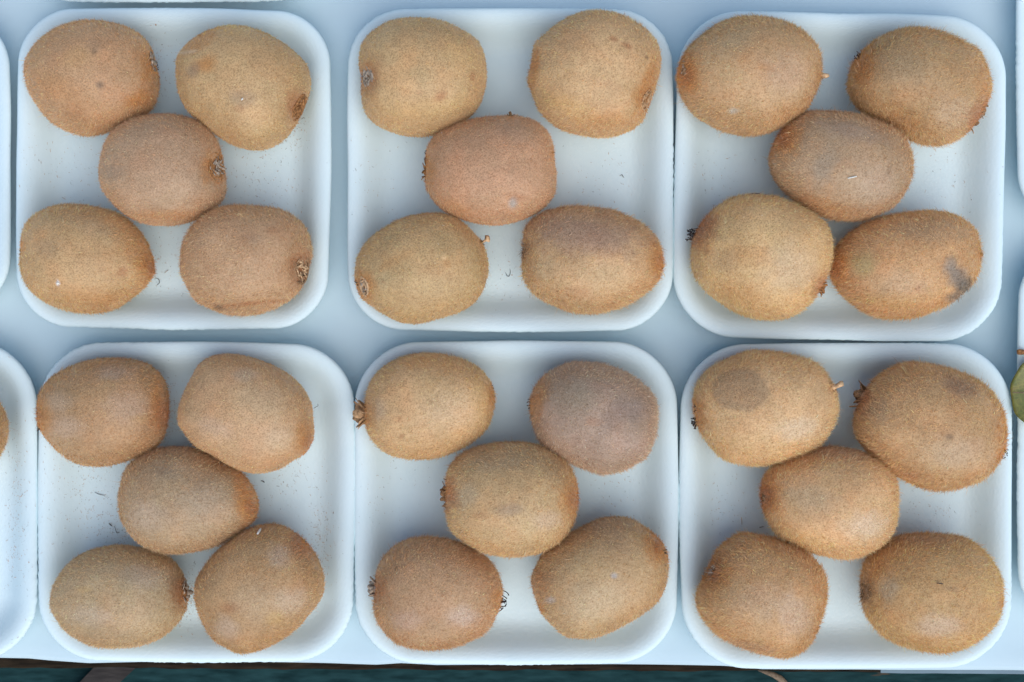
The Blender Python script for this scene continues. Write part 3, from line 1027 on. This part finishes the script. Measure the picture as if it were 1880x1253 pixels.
kiwi(Z(1500, 380, 320, 220), [(130,640),(170,490),(270,350),(420,220),(620,130),(850,85),(1080,55),(1220,48),(1400,75),(1570,160),(1660,260),(1695,400),(1710,540),(1690,680),(1620,820),(1500,930),(1330,1040),(1130,1110),(920,1145),(700,1150),(520,1110),(380,1030),(250,920),(160,780)],
     'long hairy kiwi with a dark blue grey mould stain, bottom right in upper right tray', 'amber', 1.6, 2, seed=15, density=1.1,
     marks=[(1410,610,80,110,10,(.20,.19,.17),.7),(1465,730,130,120,0,(.145,.145,.135),.85),(1535,830,120,95,-40,(.08,.09,.09),.92),(1440,930,100,55,-20,(.16,.15,.135),.7),(480,600,170,160,0,(.36,.33,.14),.5),(1060,850,40,40,0,RUST,.7),(1200,250,480,150,5,(.36,.25,.15),.4),(900,800,350,160,0,(.50,.38,.24),.4),(800,980,400,90,0,YEL,.35)],
     ends=[('glow',(180,650),ORANGE),('nub',(1708,500),None,dict(len=1.8,size=.6,mat=DRY_BROWN))])
# ---- tray at the lower left
kiwi(Z(50, 640, 300, 240), [(85,640),(110,440),(200,310),(350,210),(520,135),(700,98),(880,98),(1080,125),(1220,210),(1310,350),(1340,500),(1340,680),(1300,840),(1200,960),(1050,1030),(880,1090),(700,1125),(520,1110),(380,1050),(260,950),(150,830),(95,730)],
     'smooth brown kiwi reaching over the left rim, top left in lower left tray', 'brown', 1.0, 3, seed=16,
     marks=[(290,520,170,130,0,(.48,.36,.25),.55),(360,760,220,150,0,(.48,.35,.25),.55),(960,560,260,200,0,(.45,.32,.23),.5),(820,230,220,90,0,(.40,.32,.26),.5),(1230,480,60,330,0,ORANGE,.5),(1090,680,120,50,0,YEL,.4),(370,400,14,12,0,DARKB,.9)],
     ends=[('glow',(95,660),ORANGE),('bristle',(105,760),None,dict(n=2,len=3.2,spread=.6)),('glow',(1335,640),RUST)])
kiwi(Z(310, 640, 300, 240), [(85,620),(120,490),(190,340),(290,170),(420,85),(580,60),(760,85),(950,150),(1120,240),(1260,360),(1350,500),(1380,640),(1395,780),(1380,880),(1300,1010),(1180,1080),(1060,1150),(900,1188),(760,1175),(600,1120),(450,1040),(280,960),(160,830),(95,730)],
     'smooth pinkish kiwi with bald shiny skin, top right in lower left tray', 'pink', .75, 3, seed=17,
     marks=[(900,500,300,200,0,(.42,.34,.21),.4),(1060,850,170,150,0,(.52,.40,.26),.45),(740,250,150,80,0,(.47,.40,.31),.4),(450,760,230,100,20,(.55,.38,.27),.4)],
     ends=[('glow',(1350,900),ORANGE)])
kiwi(Z(200, 800, 300, 240), [(90,640),(110,470),(150,320),(260,210),(400,145),(580,118),(760,125),(940,175),(1100,250),(1230,320),(1330,440),(1400,580),(1415,680),(1390,790),(1310,870),(1180,960),(1020,1060),(850,1105),(650,1130),(480,1110),(330,1050),(220,960),(130,830)],
     'grey brown frosty kiwi with an orange right end, centre of lower left tray', 'grey', 1.15, 3, seed=18, lift=.0012,
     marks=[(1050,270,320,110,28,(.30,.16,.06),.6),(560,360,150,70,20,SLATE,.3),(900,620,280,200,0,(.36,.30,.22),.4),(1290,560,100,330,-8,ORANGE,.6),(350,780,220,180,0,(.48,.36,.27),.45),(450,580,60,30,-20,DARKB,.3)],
     ends=[('glow',(1360,690),ORANGE)])
kiwi(Z(80, 980, 300, 240), [(62,660),(90,500),(180,360),(320,240),(500,160),(700,122),(900,130),(1080,170),(1220,250),(1320,370),(1375,500),(1375,640),(1330,780),(1220,920),(1080,1020),(900,1085),(700,1095),(500,1085),(350,1030),(210,940),(120,820),(75,740)],
     'oval kiwi with dried calyx on its right end, bottom left in lower left tray', 'grey', .95, 3, seed=19,
     marks=[(450,790,260,120,5,(.50,.40,.30),.45),(1000,420,260,160,0,(.42,.36,.30),.35),(600,980,450,80,0,(.30,.19,.10),.4),(380,540,90,40,0,YEL,.5),(1250,520,80,330,-5,(.28,.17,.09),.5)],  # first pale patch is a sheen painted into the skin, lower left
     ends=[('calyx',(1350,560),RUST,dict(mat=DRY_GREY,size=.85,out=.45,w=1.3)),('bristle',(1372,620),None,dict(n=2,len=1.3,spread=.5))])
kiwi(Z(340, 950, 300, 260), [(75,680),(90,560),(180,420),(300,290),(460,150),(580,85),(720,60),(850,75),(950,130),(1060,220),(1150,340),(1205,480),(1215,620),(1180,740),(1080,870),(950,1010),(800,1110),(650,1180),(500,1205),(380,1160),(250,1080),(160,950),(95,800)],
     'tilted rounded kiwi with a white splinter on top, bottom right in lower left tray', 'brown', 1.0, 3, seed=20,
     marks=[(950,750,180,160,0,(.52,.40,.29),.55),(370,980,150,120,20,(.50,.38,.29),.5),(840,340,120,130,30,(.40,.33,.27),.5),(790,890,100,80,0,YEL,.7),(400,800,100,60,0,RUST,.45),(650,720,300,200,0,(.42,.32,.20),.4)],  # first patch paints a highlight on the lower right side
     ends=[('glow',(1040,215),RUST),('bristle',(1062,225),None,dict(n=2,len=1.0,spread=.6))], dents=[(560,520,200,.0006)])
# ---- tray in the middle of the lower row
kiwi(Z(640, 640, 280, 220), [(185,500),(260,310),(400,180),(580,90),(780,60),(1000,75),(1200,125),(1370,220),(1470,350),(1515,480),(1510,600),(1470,760),(1400,880),(1280,980),(1100,1080),(900,1140),(700,1160),(520,1145),(380,1080),(260,960),(200,850),(165,700)],
     'golden kiwi with large papery tan calyx, top left in lower middle tray', 'gold', 1.05, 4, seed=21,
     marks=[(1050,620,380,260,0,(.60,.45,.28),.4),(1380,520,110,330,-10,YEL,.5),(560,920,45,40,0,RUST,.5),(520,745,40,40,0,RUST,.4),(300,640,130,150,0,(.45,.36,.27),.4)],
     ends=[('calyx',(165,690),ORANGE,dict(mat=DRY_SEPAL,mat2=DRY_RUST,size=1.6,n=15,out=1.1,w=.75)),('bristle',(1515,420),None,dict(n=3,len=1.0,spread=.8)),('bristle',(1515,530),None,dict(n=3,len=1.0,spread=.8))])
kiwi(Z(960, 650, 270, 230), [(65,530),(95,380),(190,240),(330,140),(500,85),(660,88),(830,120),(1020,185),(1190,290),(1300,410),(1345,540),(1340,700),(1305,850),(1230,1020),(1100,1110),(950,1170),(800,1195),(640,1150),(480,1080),(340,1010),(200,900),(110,740)],
     'mauve grey wrinkled kiwi, darkest of all, top right in lower middle tray', 'mauve', 1.35, 4, seed=22, density=.75,
     marks=[(1080,560,200,150,10,(.17,.14,.125),.5),(870,640,120,230,25,(.22,.155,.12),.4),(690,680,90,60,0,RUST,.4),(480,400,320,230,0,(.28,.24,.16),.5),(1100,900,200,130,0,(.45,.32,.25),.4),(150,420,110,300,12,ORANGE,.6),(800,230,250,50,12,(.4,.3,.19),.4)],
     ends=[('bristle',(68,520),None,dict(n=6,len=2.0,spread=1.4))], dents=[(900,600,160,.0009),(1080,950,140,.0006),(640,800,130,.0005),(1120,560,110,.0006)])
kiwi(Z(790, 790, 300, 250), [(140,680),(150,420),(230,270),(370,175),(560,135),(780,120),(960,140),(1120,200),(1240,290),(1310,430),(1345,560),(1335,740),(1290,880),(1210,1010),(1080,1100),(900,1150),(700,1155),(520,1130),(380,1060),(250,970),(170,850)],
     'broad tan kiwi with ragged dark sepals on its left, centre of lower middle tray', 'green', 1.2, 4, seed=23, lift=.0012,
     marks=[(740,730,160,70,-5,(.2,.15,.12),.45),(640,270,420,120,0,(.30,.22,.14),.5),(1150,380,150,160,20,(.33,.2,.10),.5),(1080,830,160,110,0,(.50,.38,.27),.5),(460,780,60,40,0,RUST,.35),(350,600,150,120,0,(.42,.36,.26),.35)],
     ends=[('calyx',(148,600),RUST,dict(mat=DRY_BROWN,size=.8,w=1.7,n=11,out=.7)),('bristle',(145,530),None,dict(n=6,len=1.7,spread=2.0,mat=DRY_BROWN)),('glow',(1325,640),ORANGE)])
kiwi(Z(660, 970, 300, 240), [(140,640),(170,430),(260,270),(400,150),(580,95),(780,100),(950,135),(1100,200),(1220,290),(1310,420),(1355,580),(1350,700),(1300,840),(1220,980),(1080,1070),(900,1140),(700,1165),(520,1150),(350,1090),(230,970),(150,820)],
     'round pinkish kiwi with black wiry styles on its right, bottom left in lower middle tray', 'pink', 1.25, 4, seed=24,
     marks=[(1000,850,160,130,0,(.56,.43,.34),.6),(345,390,20,24,0,DARKB,.6),(880,390,16,16,0,RUST,.8),(1100,300,220,110,25,(.33,.17,.07),.5),(440,880,170,120,0,(.47,.33,.26),.4)],  # pale lower right patch is a painted highlight
     ends=[('calyx',(150,585),RUST,dict(mat=DRY_GREY,mat2=DRY_GREY,size=.95,n=9)),('tuft',(1350,700),ORANGE,dict(n=13,len=4.2,spread=2.6))])
kiwi(Z(960, 930, 300, 260), [(82,660),(110,540),(200,390),(340,290),(500,200),(650,120),(800,95),(930,110),(1050,175),(1170,260),(1250,370),(1280,500),(1270,640),(1220,790),(1130,890),(980,990),(830,1080),(680,1140),(540,1158),(400,1140),(290,1060),(190,960),(130,830)],
     'pale greenish speckled kiwi slanting up to the right, bottom right in lower middle tray', 'green', 1.1, 4, seed=25,
     marks=[(805,615,32,30,0,(.42,.42,.42),.9),(245,830,55,35,0,(.45,.38,.33),.8),(170,700,110,150,0,RUST,.4),(500,720,190,70,-15,(.26,.18,.10),.4),(600,880,400,200,-20,(.50,.39,.24),.5),(800,180,330,110,0,(.34,.24,.15),.5),(870,360,170,110,30,SLATE,.2)],
     ends=[('glow',(1205,340),ORANGE),('bristle',(1250,400),None,dict(n=4,len=1.8,spread=1.2)),('bristle',(150,910),None,dict(n=4,len=.9,spread=1.5,mat=DRY_BROWN))])
# ---- tray at the lower right
kiwi(Z(1260, 630, 300, 240), [(75,580),(110,390),(210,260),(370,160),(560,85),(680,75),(880,90),(1070,130),(1230,200),(1340,310),(1420,450),(1445,600),(1420,740),(1360,880),(1240,1010),(1060,1090),(880,1150),(700,1175),(540,1165),(380,1120),(260,1020),(160,870),(110,740)],
     'golden kiwi with a large round sunken dark patch, top left in lower right tray', 'gold', 1.45, 5, seed=26, density=1.1,
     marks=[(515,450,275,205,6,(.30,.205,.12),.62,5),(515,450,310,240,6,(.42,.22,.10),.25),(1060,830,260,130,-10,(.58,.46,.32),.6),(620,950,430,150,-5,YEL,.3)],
     ends=[('tuft',(95,755),ORANGE,dict(n=22,len=3.6,spread=1.2)),('bristle',(95,610),None,dict(n=3,len=2.4,spread=1.0)),('nub',(1400,430),ORANGE,dict(len=5.0,size=.95,mat=DRY_TAN,prof=[1.8,1.1,1.0,1.3,1.1]))], dents=[(505,450,250,.0018)])
kiwi(Z(1540, 640, 320, 270), [(135,620),(170,480),(260,310),(400,200),(560,140),(650,130),(830,155),(1010,200),(1170,270),(1300,370),(1390,500),(1425,640),(1425,760),(1400,890),(1320,1020),(1220,1110),(1080,1165),(900,1200),(740,1185),(600,1130),(420,1030),(280,920),(180,810),(140,710)],
     'large shaggy kiwi with a thick dried stem end at its upper left, lower right tray', 'amber', 1.7, 5, seed=27, density=1.15,
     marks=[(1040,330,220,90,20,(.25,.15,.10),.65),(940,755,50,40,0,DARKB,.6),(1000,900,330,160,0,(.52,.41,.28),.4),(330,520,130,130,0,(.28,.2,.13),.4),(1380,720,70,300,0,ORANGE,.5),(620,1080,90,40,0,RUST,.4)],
     ends=[('calyx',(205,400),RUST,dict(mat=DRY_BROWN,mat2=DRY_TAN,size=1.4,n=10,out=1.2)),('bristle',(1405,890),None,dict(n=5,len=2.6,spread=1.6))], dents=[(980,330,150,.0009),(760,640,120,.0005)])
kiwi(Z(1380, 800, 300, 240), [(95,600),(110,450),(180,320),(330,220),(500,160),(640,120),(820,118),(1000,145),(1170,210),(1300,310),(1380,440),(1400,600),(1395,780),(1350,930),(1250,1060),(1100,1140),(930,1175),(740,1150),(560,1110),(410,1040),(260,960),(150,790)],
     'plump golden fuzzy kiwi, brightest at its lower right, centre of lower right tray', 'gold', 1.5, 5, seed=28, lift=.0012, density=1.1,
     marks=[(850,180,420,80,5,(.32,.19,.12),.5),(560,600,330,170,10,(.33,.27,.18),.45),(1100,870,250,160,-10,(.62,.49,.35),.6),(500,980,330,90,15,YEL,.4)],  # third patch: highlight put into the skin colour, lower right
     ends=[('glow',(130,580),ORANGE),('tuft',(118,585),RUST,dict(n=5,len=.8,mat=DRY_BROWN))])
kiwi(Z(1260, 960, 300, 260), [(95,640),(130,510),(240,290),(330,190),(480,95),(620,105),(800,150),(980,210),(1120,310),(1210,430),(1245,580),(1225,750),(1175,900),(1120,1030),(1020,1130),(900,1185),(760,1175),(600,1135),(440,1070),(290,990),(170,860),(110,740)],
     'blocky fuzzy kiwi with orange brown tufted end, bottom left in lower right tray', 'amber', 1.6, 5, seed=29, density=1.1,
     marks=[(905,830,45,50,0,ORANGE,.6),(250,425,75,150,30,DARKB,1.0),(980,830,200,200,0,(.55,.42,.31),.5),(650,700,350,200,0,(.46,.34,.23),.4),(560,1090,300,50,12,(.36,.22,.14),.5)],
     ends=[('tuft',(240,425),DARKB,dict(n=26,len=2.2,spread=2.6,mat=DRY_GREY,mat2=DRY_BROWN)),('glow',(260,450),ORANGE),('nub',(1165,940),None,dict(len=1.0,size=.7,mat=DRY_TAN))], dents=[(215,430,160,.0015)])
kiwi(Z(1560, 960, 300, 250), [(105,580),(130,420),(200,290),(310,200),(480,130),(680,105),(880,115),(1060,150),(1210,240),(1320,370),(1385,510),(1400,640),(1385,790),(1330,920),(1220,1050),(1080,1140),(920,1185),(740,1185),(560,1150),(400,1090),(270,1000),(170,880),(115,750)],
     'long haired oval kiwi with a dark left end, bottom right in lower right tray', 'amber', 1.65, 5, seed=30, density=1.1,
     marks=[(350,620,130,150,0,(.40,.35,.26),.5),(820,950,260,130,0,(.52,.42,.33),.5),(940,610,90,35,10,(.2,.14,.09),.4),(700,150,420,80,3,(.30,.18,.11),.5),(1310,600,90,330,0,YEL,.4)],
     ends=[('tuft',(125,630),DARKB,dict(n=8,len=1.2,mat=DRY_BROWN)),('nub',(1392,750),None,dict(len=1.8,size=.45,mat=DRY_BROWN))])
# ---- the one cut off by the left edge
kiwi((-250, 680, 1.0), [(12,105),(20,70),(50,30),(90,12),(135,5),(180,12),(220,30),(250,62),(262,102),(256,140),(236,170),(200,194),(150,205),(100,200),(60,180),(28,150)],
     'kiwi cut off by the left edge of the picture', 'brown', 1.1, 7, seed=31)


# ------------------------------------------------------------------ loose bits
def fibre(pxs, z, label, r=0.00011, mat=DRY_DARK, name='loose_fibre', cat='fibre'):
    mb = MB()
    P = np.array(pxs, float)
    m = len(P)
    pts = []
    for i in range(m - 1):                       # smooth the few clicked points
        p0, p1, p2, p3 = P[max(i - 1, 0)], P[i], P[i + 1], P[min(i + 2, m - 1)]
        for t in np.linspace(0, 1, 4, endpoint=False):
            q = 0.5 * ((2 * p1) + (-p0 + p2) * t + (2 * p0 - 5 * p1 + 4 * p2 - p3) * t * t + (-p0 + 3 * p1 - 3 * p2 + p3) * t ** 3)
            pts.append(at(q[0], q[1], z + 0.0004 * math.sin(3 * (i + t) / m) + r))
    pts.append(at(P[-1][0], P[-1][1], z + r))
    mb.tube(pts, [r * (0.7 + 0.5 * math.sin(3.0 * k / len(pts) + 0.2)) for k in range(len(pts))], 5)
    return tag(mb.build(name, mat), label, cat)


FZ = FLOOR_Z + 0.0002
fibre([(285, 511), (291, 513), (293, 519), (288, 524)], FZ, 'dark hooked fibre right of the pointed kiwi, upper left tray')
fibre([(302, 502), (305, 499), (309, 496)], FZ, 'short brown fibre speck between the two lower kiwis, upper left tray', mat=DRY_BROWN)
fibre([(1139, 323), (1142, 321), (1144, 325), (1146, 326)], FZ, 'tiny dark squiggle fibre right of the centre kiwi, upper middle tray')
fibre([(928, 501), (931, 507), (935, 507), (937, 500), (936, 495)], FZ, 'dark U shaped fibre between the two lower kiwis, upper middle tray')
fibre([(174, 904), (180, 907), (187, 909), (193, 910)], FZ, 'thin dark thread left of the centre kiwi, lower left tray')
fibre([(210, 966), (213, 975), (215, 979), (220, 977)], FZ, 'dark hooked thread near the lower left of the centre kiwi, lower left tray')
fibre([(200, 961), (203, 964), (205, 966)], FZ, 'short thick dark speck beside the hooked thread, lower left tray', r=0.0002)
fibre([(479, 883), (483, 884), (486, 886)], FZ, 'small dark fibre right of the centre kiwi, lower left tray', r=0.00016)
fibre([(576, 750), (581, 747), (584, 745), (583, 742)], FZ + 0.004, 'thin dark fork shaped fibre on the right wall of the lower left tray')
fibre([(1361, 950), (1362, 957), (1362, 964)], FZ, 'upright rusty fibre left of the lower centre kiwi, lower right tray', mat=DRY_TAN)
fibre([(1394, 969), (1398, 968), (1402, 967)], FZ, 'short dark fibre beside the rusty one, lower right tray', r=0.00016)
fibre([(1276, 1006), (1279, 1003), (1282, 1002)], FZ + 0.003, 'small dark fibre above the blocky kiwi, lower right tray')


def on_kiwi(k, px, py, lift=0.0004):
    o, P, nrm, pxy, top, org = KIWIS[k]
    i = int(np.argmin(np.hypot(pxy[:, 0] - px, pxy[:, 1] - py) + np.where(top, 0, 1e3)))
    return P[i] + nrm[i] * lift


def key(t):
    return [k for k in KIWIS if t in k][0]


def sliver(k, a, b, w, label, mat=WHITE_BIT, name='pale_sliver', cat='sliver', lift=0.0009):
    p, q = on_kiwi(key(k), *a, lift=lift), on_kiwi(key(k), *b, lift=lift)
    mb = MB()
    d = q - p
    mb.strip([p, p + d * 0.35, p + d * 0.7, q], np.cross(d / np.linalg.norm(d), [0, 0, 1.0]), [w * 0.7, w, w, w * 0.6], w * 0.4)
    return tag(mb.build(name, mat), label, cat)


sliver('white splinter on top', (473, 984), (480, 974), 0.0011, 'white splinter lying on the tilted kiwi, lower left tray')
sliver('white sliver on it', (1554, 327), (1572, 324), 0.0006, 'thin white sliver lying on the grey dimpled kiwi, upper right tray')
sliver('white fleck', (105, 518), (108, 522), 0.0012, 'white fleck stuck on the pointed kiwi, upper left tray')
sliver('orange stain at its left', (444, 183), (446, 181), 0.0007, 'tiny white fleck on the lopsided kiwi, upper left tray')
sliver('tuft of black styles', (1380, 356), (1394, 357), 0.0003, 'dark thread on the top edge of the round tan kiwi, upper right tray', DRY_DARK, 'loose_fibre', 'fibre')
sliver('long haired oval', (1718, 1069), (1731, 1073), 0.0004, 'dark curved thread on the long haired oval kiwi, lower right tray', DRY_DARK, 'loose_fibre', 'fibre')

# fallen fuzz: fine rusty dust on the tray floors
lr = np.random.default_rng(55)
spots = [(300, 470, 60, 50, 70), (480, 330, 60, 60, 90), (545, 220, 20, 50, 70), (130, 300, 60, 50, 60), (300, 130, 20, 60, 40),
         (160, 900, 50, 60, 130), (310, 760, 22, 60, 90), (215, 975, 35, 25, 80), (590, 1000, 22, 60, 110), (350, 1090, 12, 40, 60), (520, 880, 45, 35, 50),
         (36, 1000, 18, 110, 110), (40, 800, 15, 60, 40), (690, 330, 50, 50, 30), (1110, 330, 60, 50, 30), (930, 510, 30, 40, 25),
         (1310, 320, 40, 40, 25), (1340, 930, 40, 50, 35), (720, 900, 50, 50, 25), (1130, 900, 50, 40, 20), (1720, 930, 50, 40, 25), (1750, 330, 40, 50, 20)]
pp = []
for x, y, sx, sy, n in spots:
    for _ in range(int(n * 2.4)):
        pp.append((lr.normal(x, sx * 0.75), lr.normal(y, sy * 0.75)))
P2 = np.array([at(x, y, FLOOR_Z) for x, y in pp])
ok = np.zeros(len(P2), bool)
hz = np.zeros(len(P2))
for T in TRAYS:
    h = tray_height(P2, T)
    ok |= h > 0
    hz = np.maximum(hz, h)
P2, hz = P2[ok], hz[ok]
P2[:, 2] = hz + 0.0003
nh = len(P2)
cd = bpy.data.hair_curves.new('fallen_fuzz')
cd.add_curves([4] * nh)
th = lr.uniform(0, 6.28, nh)
cv = lr.normal(0, 1.2, nh)
L = 0.001 * np.exp(lr.normal(-0.5, 0.45, nh))
A = np.zeros((nh, 4, 3))
A[:, 0] = P2
for j in range(1, 4):
    a = th + cv * j / 3
    A[:, j] = A[:, j - 1] + np.stack([np.cos(a), np.sin(a), lr.normal(0, 0.12, nh)], 1) * (L / 3)[:, None]
cd.position_data.foreach_set('vector', A.astype(np.float32).ravel())
ra = cd.attributes.get('radius') or cd.attributes.new('radius', 'FLOAT', 'POINT')
ra.data.foreach_set('value', np.repeat(0.000045 * np.exp(lr.normal(0, 0.4, nh)), 4).astype(np.float32))
hcl = np.where((lr.random(nh) < 0.75)[:, None], np.array([[0.55, 0.27, 0.14]]), np.array([[0.12, 0.08, 0.06]]))
ha = cd.attributes.new('hair_col', 'FLOAT_COLOR', 'CURVE')
ha.data.foreach_set('color', np.concatenate([hcl, np.ones((nh, 1))], 1).astype(np.float32).ravel())
cd.materials.append(FUZZ)
fo = bpy.data.objects.new('fallen_fuzz', cd)
COL.objects.link(fo)
tag(fo, 'fine rusty fuzz fallen on the white tray floors', 'fuzz', kind='stuff')

# ------------------------------------------------------------------ leaf and stalk at the right edge
LEAF, nt, b = new_mat('leaf_green')
tc = N(nt, 'ShaderNodeTexCoord')
n1 = N(nt, 'ShaderNodeTexNoise', Scale=160.0, Detail=4.0)
n2 = N(nt, 'ShaderNodeTexVoronoi', Scale=420.0, feature='DISTANCE_TO_EDGE')
for x in (n1, n2):
    nt.links.new(tc.outputs['Object'], x.inputs['Vector'])
r1 = ramp(nt, [(0.35, (0.10, 0.125, 0.03)), (0.6, (0.20, 0.19, 0.05)), (0.75, (0.27, 0.16, 0.06))])
nt.links.new(n1.outputs['Fac'], r1.inputs['Fac'])
r2 = ramp(nt, [(0.0, (1.35, 1.35, 1.2)), (0.12, (1, 1, 1))])
nt.links.new(n2.outputs['Distance'], r2.inputs['Fac'])
nt.links.new(mixc(nt, 1.0, r1.outputs['Color'], r2.outputs['Color'], 'MULTIPLY'), b.inputs['Base Color'])
b.inputs['Roughness'].default_value = 0.45
bp = N(nt, 'ShaderNodeBump', Strength=0.4, Distance=0.0003)
nt.links.new(n2.outputs['Distance'], bp.inputs['Height'])
nt.links.new(bp.outputs[0], b.inputs['Normal'])
V, F = [], []
na, nr = 60, 10
ctr = at(1912, 722, 0.020)
for i in range(nr + 1):
    for k in range(na):
        t = 2 * math.pi * k / na
        rx, ry = 55 * PX, (66 + 10 * math.cos(t) ** 2) * PX
        f = i / nr
        w = 1 + 0.02 * math.sin(9 * t) * f
        x, y = rx * math.cos(t) * f * w, ry * math.sin(t) * f * w
        V.append((x, y, 0.0006 + 0.004 * (abs(y) / ry) ** 2 - 0.002 * (x / rx) ** 2))
for i in range(nr):
    for k in range(na):
        k2 = (k + 1) % na
        F.append((i * na + k, (i + 1) * na + k, (i + 1) * na + k2, i * na + k2))
lf = tag(mesh_obj('green_leaf', V, F, LEAF), 'green leaf with brownish blotches cut off by the right edge', 'leaf')
lf.location = ctr
so = lf.modifiers.new('thick', 'SOLIDIFY'); so.thickness = 0.0003
mb = MB()
mb.tube([np.array(q) for q in ((-0.0150, 0.0004, 0.0022), (-0.004, 0.0, 0.0016), (0.006, 0.0, 0.0011), (0.0145, 0.0, 0.0004))], [0.0002, 0.0004, 0.0005, 0.0007], 6)
mb.build('midrib', CORD, lf)
mb = MB()
mb.tube([at(1867, 647, 0.0175), at(1872, 646.5, 0.0180), at(1885, 647.5, 0.0180), at(1915, 650, 0.0180), at(1950, 640, 0.0182)], [0.0011, 0.0015, 0.0011, 0.0011, 0.0010], 8)
tag(mb.build('dry_stalk', DRY_RUST), 'reddish brown stalk end above the green leaf', 'stalk')
